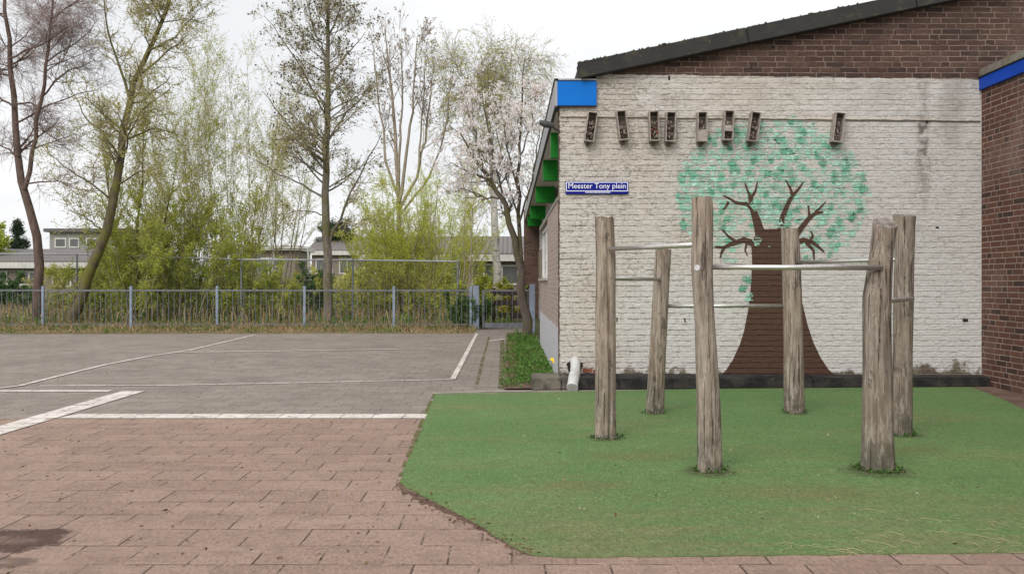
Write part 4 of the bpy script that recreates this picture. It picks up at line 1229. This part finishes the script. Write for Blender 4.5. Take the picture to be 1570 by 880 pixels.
# ------------------------------------------------------------------ trees
UP = np.array([0, 0, 1.])
def resample(pts, n):
    P = np.array(pts, float); d = np.r_[0, np.cumsum(np.linalg.norm(np.diff(P, axis=0), axis=1))]
    t = np.linspace(0, d[-1], n)
    return np.stack([np.interp(t, d, P[:, i]) for i in range(3)], 1)

def limbs(specs, Y, rg, n=12, zdrift=.0):
    """photo polylines -> limb points; a limb bends in depth by its own drift"""
    Ps, Rs = [], []
    for pts, r0, r1, dy in specs:
        Q = resample([at(px, py, Y) for px, py in pts], n)
        Q[:, 1] += dy * np.linspace(0, 1, n) ** 1.2
        # keep the picture position when the limb moves in depth
        sc = Q[:, 1] / Y
        Q[:, 0] *= sc; Q[:, 2] = H + (Q[:, 2] - H) * sc
        Q[1:-1] += rg.normal(0, .02, (n - 2, 3))
        Ps.append(Q); Rs.append((np.linspace(1, 0, n) ** .85 * (r0 - r1) + r1) * (1. if r0 > .12 else .72))
    return np.array(Ps), np.array(Rs)

def grow(P, Rr, m, rg, t=(.2, 1.), ang=(35, 60), ln=(.3, .5), nseg=5, wander=.15, trop=.1, rr_=.5, taper=.55, absl=None, rmin=.003, flat=1.):
    B, n, _ = P.shape
    plen = np.linalg.norm(np.diff(P, axis=1), axis=2).sum(1)
    idx = np.repeat(np.arange(B), m); N = len(idx)
    tt = rg.uniform(t[0], t[1], N); f = tt * (n - 1); i0 = np.minimum(f.astype(int), n - 2); fr_ = (f - i0)[:, None]
    p = P[idx, i0] * (1 - fr_) + P[idx, i0 + 1] * fr_
    tg = P[idx, i0 + 1] - P[idx, i0]; tg /= np.linalg.norm(tg, axis=1)[:, None] + 1e-9
    r0 = (Rr[idx, i0] * (1 - fr_[:, 0]) + Rr[idx, i0 + 1] * fr_[:, 0]) * rr_
    q = rg.normal(size=(N, 3)); q[:, 1] *= flat; q -= tg * (q * tg).sum(1)[:, None]; q /= np.linalg.norm(q, axis=1)[:, None] + 1e-9
    a = np.radians(rg.uniform(ang[0], ang[1], N))[:, None]
    d = tg * np.cos(a) + q * np.sin(a)
    L_ = rg.uniform(ln[0], ln[1], N) * ((plen[idx] if absl is None else absl) * (1 - taper * tt))
    out = np.zeros((N, nseg + 1, 3)); out[:, 0] = p
    for k in range(nseg):
        d = d + rg.normal(0, wander, (N, 3)) + UP * trop
        d /= np.linalg.norm(d, axis=1)[:, None]
        out[:, k + 1] = out[:, k] + d * (L_ / nseg)[:, None]
    Rc = np.maximum(r0[:, None] * np.linspace(1, .25, nseg + 1)[None], rmin)
    return out, Rc

def tubes(P, Rr, k):
    B, n, _ = P.shape
    t = np.gradient(P, axis=1); t /= np.linalg.norm(t, axis=2)[..., None] + 1e-9
    ref = np.where(np.abs(t[:, :1, 2:3]) < .9, np.array([0, 0, 1.]), np.array([1., 0, 0])); ref = np.broadcast_to(ref, t.shape)
    u = np.cross(t, ref); u /= np.linalg.norm(u, axis=2)[..., None] + 1e-9
    w_ = np.cross(t, u)
    a = 2 * np.pi * np.arange(k) / k
    V = P[:, :, None] + Rr[:, :, None, None] * (u[:, :, None] * np.cos(a)[None, None, :, None] + w_[:, :, None] * np.sin(a)[None, None, :, None])
    base = (np.arange(B)[:, None, None] * n + np.arange(n - 1)[None, :, None]) * k
    j = np.arange(k)[None, None]; j2 = (j + 1) % k
    Fc = np.stack([base + j, base + j2, base + k + j2, base + k + j], -1).reshape(-1, 4)
    return V.reshape(-1, 3), Fc

def along(P, n, rg, t=(.15, 1.)):
    B, m, _ = P.shape
    i = rg.integers(0, B, n); f = rg.uniform(t[0], t[1], n) * (m - 1); i0 = np.minimum(f.astype(int), m - 2); fr_ = (f - i0)[:, None]
    return P[i, i0] * (1 - fr_) + P[i, i0 + 1] * fr_

def tree(name, label, cat, base, wood, crown, mats, group=None):
    """wood: chunks of the trunk and limbs, crown: chunks of twigs and leaves"""
    e = empty(name, base); tag(e, label, cat, group)
    npmesh('trunk', wood, mats, e, True)
    npmesh('crown', crown, mats, e)
    return e

M_BK_BROWN = m_bark('brown_bark', (.085, .058, .047), (.15, .105, .085))
M_TW_BROWN = m_bark('red_brown_twigs', (0.27, 0.2, 0.18), (0.38, 0.29, 0.265))
M_BK_MOSS = m_bark('mossy_bark', (0.075, 0.062, 0.042), (0.14, 0.115, 0.075), (.13, .125, .03))
M_TW_GREY = m_bark('olive_twigs', (0.3, 0.255, 0.17), (0.42, 0.36, 0.26))
M_BK_ALDER = m_bark('alder_bark', (0.11, 0.094, 0.075), (0.21, 0.18, 0.145), (.12, .115, .05))
M_BK_ASH = m_bark('ash_bark', (0.26, 0.215, 0.165), (0.38, 0.325, 0.255))
M_BK_BIRCH = m_bark('birch_bark', (.45, .42, .38), (.62, .60, .56), None, 3., True)
M_BK_MAG = m_bark('magnolia_bark', (.075, .06, .05), (.125, .10, .085), (.10, .09, .04))
M_LF_YG = m_leaf('spring_leaf', [(0.390, 0.434, 0.067), (0.570, 0.614, 0.106), (0.720, 0.736, 0.180), (0.510, 0.496, 0.120)], 0.55)
M_LF_BR = m_leaf('bright_leaf', [(.30, .36, .05), (.46, .53, .08), (.58, .62, .13), (.36, .39, .08)], 0.55)
M_LF_OL = m_leaf('olive_leaf', [(0.325, 0.325, 0.081), (0.488, 0.488, 0.122), (0.617, 0.585, 0.195), (0.293, 0.253, 0.098)], 0.5)
M_CONE = m_leaf('alder_cone', [(.03, .022, .018), (.06, .042, .032), (.045, .035, .028)], 0.)
M_WIL = m_leaf('willow_leaf', [(0.448, 0.508, 0.075), (0.628, 0.673, 0.120), (0.777, 0.792, 0.209), (0.448, 0.448, 0.105)], 0.55)
M_BLOS = m_leaf('magnolia_petal', [(.88, .79, .76), (.9, .85, .82), (.92, .89, .87), (.84, .71, .69)], .55)
M_DKGR = m_leaf('conifer_needle', [(.02, .04, .022), (.035, .06, .03), (.05, .075, .04)], .1)
M_BUD = m_leaf('pale_bud', [(.34, .27, .20), (.42, .35, .27), (.28, .2, .15)], .3)

GT = 'trees and tall shrubs beyond the fence'
# --- bare brown tree on the left
rg = np.random.default_rng(101)
P0, R0 = limbs([([(57, 494), (61, 420), (58, 380), (46, 325), (35, 280), (28, 230), (22, 160), (15, 90), (9, 10), (6, -70)], .15, .028, .3),
                ([(38, 290), (46, 262), (54, 205), (63, 150), (72, 90), (79, 30), (86, -60)], .10, .025, -.4)], 27., rg, 14)
P1, R1 = limbs([([(24, 190), (62, 168), (108, 148), (150, 138)], .045, .012, .6), ([(22, 165), (-15, 140), (-60, 120)], .05, .012, -.5), ([(63, 150), (100, 112), (145, 92)], .045, .01, .5),
                ([(36, 282), (75, 276), (105, 283), (128, 276)], .04, .01, -.8), ([(14, 90), (60, 72), (110, 40)], .04, .01, -.7), ([(72, 95), (125, 62), (150, 30)], .035, .01, .7),
                ([(30, 240), (-10, 215), (-50, 205)], .045, .01, .6), ([(50, 230), (88, 215), (120, 205)], .035, .01, 1.), ([(10, 30), (-30, 0), (-60, -40)], .04, .01, .4), ([(79, 30), (120, 0), (150, -40)], .035, .01, -.4)], 27., rg, 10)
Pa, Ra = grow(P0, R0, 16, rg, (.42, 1.), (40, 75), (1.2, 2.6), 6, .16, .03, .4, .4, absl=1.)
Pb, Rb = grow(np.concatenate([P1[:, :7], Pa]) if False else P1, R1, 13, rg, (.15, 1.), (35, 70), (.7, 1.6), 6, .2, .02, .5, .4, absl=1.)
Pb2, Rb2 = grow(Pa, Ra, 8, rg, (.15, 1.), (35, 70), (.5, 1.2), 6, .2, .0, .6, .4, absl=1.)
Pm, Rm = np.concatenate([Pb, Pb2]), np.concatenate([Rb, Rb2])
Pc, Rc = grow(Pm, Rm, 22, rg, (.1, 1.), (30, 65), (.3, .9), 4, .22, -.02, .6, .3, absl=1., rmin=.0028)
tree('bare_tree', 'bare reddish brown tree with forked bent trunk at the left edge', 'tree', (*at(57, 490, 27)[:2], 0),
     [(*tubes(P0, R0, 9), 0), (*tubes(P1, R1, 6), 0), (*tubes(Pa, Ra, 5), 0)], [(*tubes(Pm, Rm, 4), 1), (*tubes(Pc, Rc, 3), 1)], [M_BK_BROWN, M_TW_BROWN], GT)

# --- leaning mossy tree
rg = np.random.default_rng(102)
P0, R0 = limbs([([(108, 494), (128, 448), (150, 385), (172, 318), (183, 250), (190, 192), (198, 150), (212, 110), (236, 60), (262, 0), (278, -50)], .165, .03, .2)], 26.6, rg, 16)
P1, R1 = limbs([([(198, 150), (188, 110), (170, 62), (160, 10), (150, -40)], .06, .012, .5), ([(174, 310), (142, 282), (112, 266), (76, 236)], .05, .012, -.6), ([(205, 125), (250, 86), (292, 52)], .055, .012, -.5),
                ([(186, 215), (238, 196), (282, 208)], .045, .01, .6), ([(184, 245), (160, 205), (135, 185), (105, 130)], .05, .01, .7), ([(225, 82), (270, 55), (310, 10)], .05, .01, .3), ([(184, 235), (215, 170), (262, 135)], .045, .01, -.8),
                ([(160, 355), (128, 330), (98, 320)], .035, .01, .5), ([(178, 285), (215, 262), (250, 268)], .04, .01, -.5), ([(248, 30), (225, -10), (205, -50)], .04, .01, .4)], 26.6, rg, 10)
Pa, Ra = grow(P0, R0, 22, rg, (.35, 1.), (40, 75), (.9, 2.2), 6, .2, .04, .35, .3, absl=1.)
Pb, Rb = grow(np.concatenate([P1]), R1, 11, rg, (.15, 1.), (35, 70), (.6, 1.5), 6, .2, .05, .5, .4, absl=1.)
Pb2, Rb2 = grow(Pa, Ra, 7, rg, (.15, 1.), (35, 70), (.4, 1.1), 6, .2, .03, .6, .4, absl=1.)
Pm, Rm = np.concatenate([Pb, Pb2]), np.concatenate([Rb, Rb2])
Pc, Rc = grow(Pm, Rm, 17, rg, (.1, 1.), (30, 65), (.25, .7), 4, .2, .03, .6, .3, absl=1., rmin=.0027)
lf = along(Pc, 20000, rg); ll = along(Pm, 5000, rg)
tree('mossy_tree', 'leaning dark mossy tree with small green leaves, second trunk from the left', 'tree', (*at(108, 494, 26.6)[:2], 0),
     [(*tubes(P0, R0, 9), 0), (*tubes(P1, R1, 6), 0), (*tubes(Pa, Ra, 5), 0)],
     [(*tubes(Pm, Rm, 4), 1), (*tubes(Pc, Rc, 3), 1), (*leaves(np.concatenate([lf, ll]), rg.uniform(.025, .06, 25000), rg, .7), 2)], [M_BK_MOSS, M_TW_GREY, M_LF_OL], GT)

# --- generic several-stemmed shrub: fans of stems from one base
def stems(name, label, cat, seed, px, Y, top, width, nst, mats, nleaf, lsize, m2=10, m3=5, lo=.25, fork=.5, r0=.03, wander=.05, group=GT, up=.06, tl=(.15, 1.), lt=(.7, 1.5), basew=.25, aspect=.6):
    rg = np.random.default_rng(seed)
    nleaf = int(nleaf * (3.4 if 'hazel' in name or 'slender' in name else 3.)); lsize *= .85 if 'hazel' in name or 'slender' in name else 1.05; nst = max(1, int(nst * 1.25)); m2 = int(m2 * 1.3); m3 = int(m3 * 1.3)
    bx, by, _ = at(px, 470, Y)
    hgt = H - (top - HY) / F * Y; wd = width / F * Y / 2
    a = np.zeros((nst, 12, 3))
    tx = rg.uniform(-1, 1, nst) * wd; ty = rg.uniform(-1, 1, nst) * wd * .6; th = hgt * rg.uniform(.62, 1., nst) * (1 - .25 * (np.abs(tx) / wd) ** 2)
    s = np.linspace(0, 1, 12)
    a[:, :, 0] = bx + rg.normal(0, basew, nst)[:, None] + tx[:, None] * s[None] ** .8; a[:, :, 1] = by + rg.normal(0, basew, nst)[:, None] + ty[:, None] * s[None] ** .8; a[:, :, 2] = th[:, None] * s[None]
    a[:, 1:] += np.cumsum(rg.normal(0, wander, (nst, 11, 3)) * .5, 1)
    Rr = (r0 * rg.uniform(.6, 1.1, nst))[:, None] * np.linspace(1, .2, 12)[None]
    Pa, Ra = grow(a, Rr, m2, rg, (lo, 1.), (20, 50), lt, 6, .14, up, .55, .3, absl=hgt * .16)
    Pc, Rc = grow(Pa, Ra, m3, rg, (.1, 1.), (25, 55), (.25, .6), 4, .18, up, .6, .2, absl=hgt * .16, rmin=.0024)
    allp = along(Pc, int(nleaf * .7), rg); alq = along(Pa, nleaf - int(nleaf * .7), rg, tl)
    pos = np.concatenate([allp, alq]); pos += rg.normal(0, .03, pos.shape)
    return tree(name, label, cat, (bx, by, 0), [(*tubes(a, Rr, 6), 0)], [(*tubes(Pa, Ra, 4), 1), (*tubes(Pc, Rc, 3), 1), (*leaves(pos, rg.uniform(lsize * .6, lsize * 1.3, nleaf), rg, aspect, None, .2), 2)], mats, group)

stems('slender_tree', 'slender yellow green tree with mossy trunk right of the leaning mossy tree', 'tree', 1, 206, 28.5, 130, 150, 3, [M_BK_MOSS, M_TW_GREY, M_LF_YG], 3600, .055, 16, 8, .3, r0=.085)
stems('hazel_shrub', 'tall airy yellow green shrub of many upright stems between mossy tree and lamp', 'shrub', 2, 285, 30., 70, 190, 15, [M_TW_GREY, M_TW_GREY, M_LF_YG], 7500, .055, 13, 9, .22, r0=.017, basew=.8, wander=.13)
stems('hazel_shrub', 'tallest airy yellow green shrub, left of the street lamp', 'shrub', 3, 362, 31., 66, 180, 14, [M_TW_GREY, M_TW_GREY, M_LF_YG], 6500, .055, 13, 9, .25, r0=.017, basew=.8, wander=.13)
stems('hazel_shrub', 'thin airy shrub with pale twigs left of the cone laden alder', 'shrub', 4, 432, 33., 165, 120, 6, [M_TW_GREY, M_TW_GREY, M_LF_YG], 1700, .05, 8, 6, .35, r0=.03)
stems('leafy_bush', 'dense bright green bush behind the fence under the leaning mossy tree', 'bush', 5, 205, 27.6, 330, 130, 16, [M_TW_GREY, M_TW_GREY, M_LF_BR], 5200, .06, 10, 6, .1, r0=.022)
stems('leafy_bush', 'dense bright green bush behind the fence below the airy shrubs', 'bush', 6, 292, 28.6, 318, 150, 18, [M_TW_GREY, M_TW_GREY, M_LF_BR], 6200, .06, 10, 6, .1, r0=.022)
stems('leafy_bush', 'dense bright green bush on the fence line below the street lamp', 'bush', 7, 372, 28.8, 385, 140, 18, [M_TW_GREY, M_TW_GREY, M_LF_BR], 5600, .06, 10, 6, .06, r0=.022)
stems('leafy_bush', 'low yellow green bush around the swing frame', 'bush', 8, 440, 34., 424, 130, 12, [M_TW_GREY, M_TW_GREY, M_LF_YG], 3600, .07, 9, 5, .05, r0=.02)
stems('dark_bush', 'small dark green bush left of the alder trunk foot', 'bush', 9, 484, 30., 405, 50, 9, [M_TW_GREY, M_TW_GREY, M_WEED], 2200, .07, 8, 5, .05, r0=.02)
stems('leafy_bush', 'olive green bush right of the alder trunk', 'bush', 10, 560, 32., 415, 90, 10, [M_TW_GREY, M_TW_GREY, M_LF_OL], 2000, .06, 8, 5, .1, r0=.02)
stems('leafy_bush', 'brownish bush under the yellow willow', 'bush', 12, 622, 31., 405, 70, 12, [M_TW_BROWN, M_TW_BROWN, M_LF_OL], 2600, .06, 9, 5, .05, r0=.02)
stems('leafy_bush', 'fresh green bush under the bungalow window right of the willow', 'bush', 13, 655, 36., 412, 60, 10, [M_TW_GREY, M_TW_GREY, M_LF_BR], 2200, .07, 8, 5, .05, r0=.02)
stems('leafy_bush', 'fresh green bush between the two pale saplings and the birch', 'bush', 14, 738, 37., 412, 60, 10, [M_TW_GREY, M_TW_GREY, M_LF_BR], 2400, .07, 8, 5, .05, r0=.02)
stems('ivy_bush', 'dark leafy bush growing through the fence beside the thick gate post', 'bush', 15, 716, 25.6, 452, 62, 16, [M_TW_GREY, M_TW_GREY, M_WEED], 2600, .05, 9, 5, .05, r0=.012)
stems('forsythia_bush', 'yellow flowering bush low behind the dark wooden rail fence', 'bush', 16, 782, 33., 428, 50, 9, [M_TW_GREY, M_TW_GREY, m_leaf('forsythia', [(.6, .45, .03), (.4, .38, .04), (.2, .3, .04)], .3)], 1600, .07, 7, 4, .05, r0=.015)
stems('leafy_bush', 'green garden bush in front of the left bungalow', 'bush', 17, 18, 36., 415, 110, 12, [M_TW_GREY, M_TW_GREY, M_WEED], 3600, .09, 9, 5, .05, r0=.02)
stems('leafy_bush', 'pale green bush between bare tree and leaning mossy tree', 'bush', 18, 95, 33., 398, 70, 10, [M_TW_GREY, M_TW_GREY, M_LF_OL], 2600, .06, 9, 5, .05, r0=.02)
stems('leafy_bush', 'round bright green bush at the left edge before the dark conifer', 'bush', 19, -8, 52., 345, 60, 12, [M_TW_GREY, M_TW_GREY, M_LF_BR], 4200, .16, 9, 5, .1, r0=.03)

M_TW_DK = m_bark('brown_stems', (.12, .095, .07), (.2, .165, .125))
stems('thicket_bush', 'brown stemmed thicket with yellow green tips left of the alder trunk', 'bush', 41, 408, 29.5, 402, 110, 10, [M_TW_DK, M_TW_DK, M_LF_YG], 2600, .06, 9, 6, .12, r0=.022, basew=.7)
stems('thicket_bush', 'brown stemmed thicket with yellow green tips right of the alder trunk', 'bush', 42, 568, 30., 372, 120, 14, [M_TW_DK, M_TW_DK, M_LF_YG], 2400, .06, 9, 6, .12, r0=.022, basew=.7)
stems('thicket_bush', 'brown stemmed thicket with yellow green tips just right of the leaning trunk', 'bush', 43, 160, 28.8, 345, 110, 14, [M_TW_DK, M_TW_DK, M_LF_BR], 3000, .06, 9, 6, .12, r0=.022, basew=.6)
stems('thicket_bush', 'tall brown stemmed thicket with yellow leaves between the two bright green bushes', 'bush', 44, 248, 29.6, 262, 160, 12, [M_TW_DK, M_TW_DK, M_LF_YG], 4200, .06, 9, 6, .12, r0=.024, basew=.6)
stems('thicket_bush', 'tall brown stemmed thicket with yellow leaves below the tallest airy shrub', 'bush', 45, 332, 30.2, 285, 160, 12, [M_TW_DK, M_TW_DK, M_LF_YG], 4200, .06, 9, 6, .12, r0=.024, basew=.6)
stems('thicket_bush', 'low yellow green thicket under the willow beside the pale saplings', 'bush', 46, 690, 30., 420, 90, 12, [M_TW_DK, M_TW_DK, M_LF_YG], 2000, .06, 9, 6, .08, r0=.018, basew=.6)
# --- cone laden alder
rg = np.random.default_rng(104)
P0, R0 = limbs([([(503, 492), (502, 430), (500, 360), (499, 300), (500, 220), (502, 140), (502, 60), (503, -10), (504, -60)], .145, .025, 0.)], 27., rg, 18)
P1, R1 = limbs([([(505, 372), (528, 318), (556, 258), (585, 205)], .065, .012, -.6), ([(500, 330), (462, 322), (425, 330)], .03, .008, -.7), ([(499, 305), (462, 282), (418, 262), (395, 248)], .05, .01, .5), ([(502, 355), (540, 345), (575, 330)], .03, .008, .7),
                ([(500, 265), (468, 220), (428, 175), (402, 140)], .05, .01, -.4), ([(500, 290), (545, 262), (585, 235)], .04, .01, .8), ([(501, 215), (535, 170), (575, 125)], .045, .01, .4), ([(501, 180), (470, 120), (440, 70), (405, 25)], .045, .01, .5),
                ([(502, 130), (530, 85), (560, 50)], .04, .01, -.5), ([(502, 90), (482, 45), (465, -10)], .035, .01, -.4), ([(503, 60), (520, 20), (530, -30)], .03, .01, .4), ([(500, 240), (455, 215), (412, 215)], .04, .01, -1.), ([(501, 160), (455, 140), (425, 110)], .035, .01, 1.)], 27., rg, 10)
Pa, Ra = grow(P0, R0, 44, rg, (.33, 1.), (45, 68), (1.7, 3.0), 6, .1, .07, .3, .62, absl=1.)
Pb, Rb = grow(P1, R1, 10, rg, (.2, 1.), (30, 60), (.5, 1.2), 5, .15, .05, .5, .4, absl=1.)
Pb2, Rb2 = grow(Pa, Ra, 8, rg, (.2, 1.), (30, 60), (.4, .9), 5, .15, .04, .55, .4, absl=1.)
Pm, Rm = np.concatenate([Pb, Pb2]), np.concatenate([Rb, Rb2])
Pc, Rc = grow(Pm, Rm, 13, rg, (.15, 1.), (30, 60), (.25, .55), 4, .18, .02, .6, .3, absl=1., rmin=.0027)
lf = along(Pc, 36000, rg); lowf = 1 - np.clip((lf[:, 2] - 3.) / 6.5, 0, .62); lf = lf[rg.random(len(lf)) < lowf]
cn = along(Pc, 6500, rg, (.6, 1.)); hi_ = np.clip((cn[:, 2] - 3.2) / 4.5, .12, 1); cn = cn[rg.random(len(cn)) < hi_]
tree('alder_tree', 'tall straight alder dotted with dark cones in the middle of the row', 'tree', (*at(503, 492, 27)[:2], 0),
     [(*tubes(P0, R0, 10), 0), (*tubes(P1, R1, 6), 0), (*tubes(Pa, Ra, 5), 0)],
     [(*tubes(Pm, Rm, 4), 1), (*tubes(Pc, Rc, 3), 1), (*leaves(lf, rg.uniform(.022, .052, len(lf)), rg, .7), 2), (*leaves(cn, rg.uniform(.045, .08, len(cn)), rg, .8), 3)], [M_BK_ALDER, M_TW_GREY, M_LF_OL, M_CONE], GT)

# --- pale bare ash fan
rg = np.random.default_rng(105)
P0, R0 = limbs([([(612, 470), (612, 380), (611, 300), (609, 240), (604, 170), (596, 100), (590, 45)], .125, .018, .4), ([(612, 310), (622, 250), (632, 170), (636, 110), (640, 55)], .10, .015, -.4), ([(613, 320), (640, 270), (655, 200), (660, 140), (668, 90)], .09, .015, .6),
                ([(613, 330), (655, 280), (678, 220), (690, 150), (696, 105)], .07, .015, -.5), ([(610, 300), (592, 250), (584, 180), (575, 110), (572, 70)], .08, .015, .4), ([(611, 280), (614, 200), (618, 130), (612, 60)], .08, .015, -.7), ([(640, 270), (646, 200), (650, 130), (652, 85)], .06, .012, .3)], 35., rg, 14)
Pa, Ra = grow(P0, R0, 13, rg, (.4, 1.), (20, 45), (.8, 1.9), 6, .1, .12, .42, .4, absl=1.)
Pb, Rb = grow(Pa, Ra, 8, rg, (.3, 1.), (25, 50), (.3, .9), 4, .12, .12, .6, .3, absl=1., rmin=.005)
bd = along(Pb, 2600, rg, (.8, 1.))
tree('ash_tree', 'pale bare tree with fan of upright limbs behind the willow', 'tree', (*at(612, 470, 35)[:2], 0), [(*tubes(P0, R0, 8), 0), (*tubes(Pa, Ra, 5), 0)], [(*tubes(Pb, Rb, 3), 0), (*leaves(bd, rg.uniform(.06, .11, len(bd)), rg, .5), 1)], [M_BK_ASH, M_BUD], GT)

# --- willow mass of yellow upright shoots
stems('willow_tree', 'bushy yellow green willow with fine upright shoots left of the bungalow', 'tree', 20, 648, 33., 262, 190, 60, [M_TW_GREY, M_LF_YG, M_WIL], 20000, .075, 8, 6, .08, r0=.03, up=.06, aspect=.3, basew=.75)
# --- pale saplings
stems('pale_sapling', 'pale thin sapling left of the birch, thicker of two', 'sapling', 21, 713, 29., 255, 50, 2, [M_BK_ASH, M_BK_ASH, M_LF_YG], 500, .05, 9, 4, .4, r0=.045, basew=.06)
stems('pale_sapling', 'pale thin sapling just left of the birch, slimmer of two', 'sapling', 22, 727, 30., 290, 34, 1, [M_BK_ASH, M_BK_ASH, M_LF_YG], 300, .05, 9, 4, .4, r0=.035, basew=.02)
# --- birch
rg = np.random.default_rng(107)
P0, R0 = limbs([([(762, 475), (761, 400), (758, 320), (752, 230), (745, 150), (738, 85)], .18, .02, .3), ([(756, 290), (770, 220), (782, 150), (790, 100)], .07, .01, .6), ([(757, 310), (735, 240), (718, 170), (712, 110)], .07, .01, -.5)], 34., rg, 14)
Pa, Ra = grow(P0, R0, 20, rg, (.4, 1.), (30, 60), (1.2, 2.4), 6, .1, .02, .35, .4, absl=1.)
Pb, Rb = grow(Pa, Ra, 12, rg, (.2, 1.), (30, 60), (.7, 1.6), 6, .12, -.12, .5, .3, absl=1., rmin=.005)
Pc, Rc = grow(Pb, Rb, 8, rg, (.2, 1.), (20, 50), (.3, .7), 4, .1, -.15, .6, .3, absl=1., rmin=.003)
lf = along(Pc, 11000, rg)
tree('birch_tree', 'white stemmed birch with fine hanging twigs behind the magnolia', 'tree', (*at(762, 475, 34)[:2], 0), [(*tubes(P0, R0, 9), 0)], [(*tubes(Pa, Ra, 4), 1), (*tubes(Pb, Rb, 3), 1), (*tubes(Pc, Rc, 3), 1), (*leaves(lf, rg.uniform(.04, .07, len(lf)), rg, .6), 2)], [M_BK_BIRCH, M_BK_ASH, M_LF_YG], GT)
# --- magnolia by the building
rg = np.random.default_rng(108)
MY = 21.6
P0, R0 = limbs([([(808, 520), (804, 470), (798, 425), (791, 380), (782, 340), (768, 305), (750, 275), (728, 245), (706, 205)], .125, .018, .0), ([(799, 430), (797, 370), (794, 320), (796, 250), (800, 170), (804, 92)], .085, .015, .5)], MY, rg, 14)
P1, R1 = limbs([([(780, 335), (770, 290), (756, 240), (745, 185), (738, 130)], .05, .01, -.5), ([(795, 345), (812, 290), (822, 240), (826, 190)], .045, .01, -.4), ([(768, 305), (735, 300), (705, 290)], .035, .01, .6), ([(795, 300), (778, 230), (768, 170)], .04, .01, -.7),
                ([(750, 275), (715, 262), (690, 250)], .035, .01, -.5), ([(797, 240), (815, 190), (822, 140)], .03, .01, .5), ([(794, 330), (778, 280), (760, 200), (756, 150)], .035, .01, .8), ([(740, 260), (730, 210), (720, 160)], .03, .01, .5)], MY, rg, 10)
Pa, Ra = grow(np.concatenate([P1]), R1, 12, rg, (.2, 1.), (30, 65), (.35, .95), 5, .16, .09, .5, .3, absl=1.)
Pa2, Ra2 = grow(P0, R0, 12, rg, (.55, 1.), (35, 65), (.4, 1.), 5, .16, .09, .4, .4, absl=1.)
Pa, Ra = np.concatenate([Pa, Pa2]), np.concatenate([Ra, Ra2])
Pb, Rb = grow(Pa, Ra, 9, rg, (.2, 1.), (30, 60), (.15, .45), 4, .18, .1, .6, .2, absl=1., rmin=.0024)
fp = np.concatenate([Pb[:, -1], along(Pb, 500, rg)])
fp = fp[rg.random(len(fp)) < .74]
fl_ = np.repeat(fp, 5, 0) + rg.normal(0, .018, (len(fp) * 5, 3))
lf = along(Pb, 700, rg)
tree('magnolia_tree', 'magnolia covered in pale pink blossom, trunk in the bed by the side wall', 'tree', (*gd(808, 518), 0), [(*tubes(P0, R0, 10), 0), (*tubes(P1, R1, 6), 0)],
     [(*tubes(Pa, Ra, 4), 0), (*tubes(Pb, Rb, 3), 0), (*leaves(fl_, rg.uniform(.045, .085, len(fl_)), rg, .65, None, .5), 1), (*leaves(lf, rg.uniform(.03, .05, len(lf)), rg, .6), 2)], [M_BK_MAG, M_BLOS, M_LF_YG], GT)
# --- conifers far behind
def conifer(label, px, Y, top, width, seed, flat=False):
    rg = np.random.default_rng(seed); bx, by, _ = at(px, 440, Y); h = H - (top - HY) / F * Y; wd = width / F * Y / 2
    tr_ = np.zeros((1, 10, 3)); tr_[0, :, 0] = bx; tr_[0, :, 1] = by; tr_[0, :, 2] = np.linspace(0, h * .97, 10)
    Rr = np.linspace(.2, .03, 10)[None]
    if flat: Pa, Ra = grow(tr_, Rr, 60, rg, (.62, 1.), (55, 95), (.5, 1.), 5, .1, .02, .3, .15, absl=wd)
    else: Pa, Ra = grow(tr_, Rr, 110, rg, (.1, 1.), (70, 100), (.6, 1.05), 5, .08, .03, .25, .85, absl=wd)
    pos = along(Pa, 9000, rg, (.2, 1.)); pos += rg.normal(0, .12, pos.shape)
    tree('conifer_tree', label, 'tree', (bx, by, 0), [(*tubes(tr_, Rr, 7), 0)], [(*tubes(Pa, Ra, 3), 0), (*leaves(pos, rg.uniform(.12, .28, len(pos)), rg, .3), 1)], [M_BK_BROWN, M_DKGR], GT)
conifer('dark conifer far behind the left bungalow', 28, 70., 338, 75, 31)
conifer('flat topped dark pine far behind the alder trunk', 515, 75., 345, 85, 32, True)

# distant hedge line closing the gardens
n = 26000
ux = rng.uniform(-75, 6, n); top_ = 1.6 + .7 * np.sin(ux * .35) + .5 * np.sin(ux * 1.3 + 2)
pos = np.stack([ux, 62 + rng.uniform(0, 3, n), rng.random(n) * top_], 1)
tag(npmesh('far_hedge', [(*leaves(pos, rng.uniform(.15, .34, n), rng, .7), 0)], [M_LF_OL]), 'far off olive hedge and garden growth between the houses', 'hedge', kind='stuff')

settle()
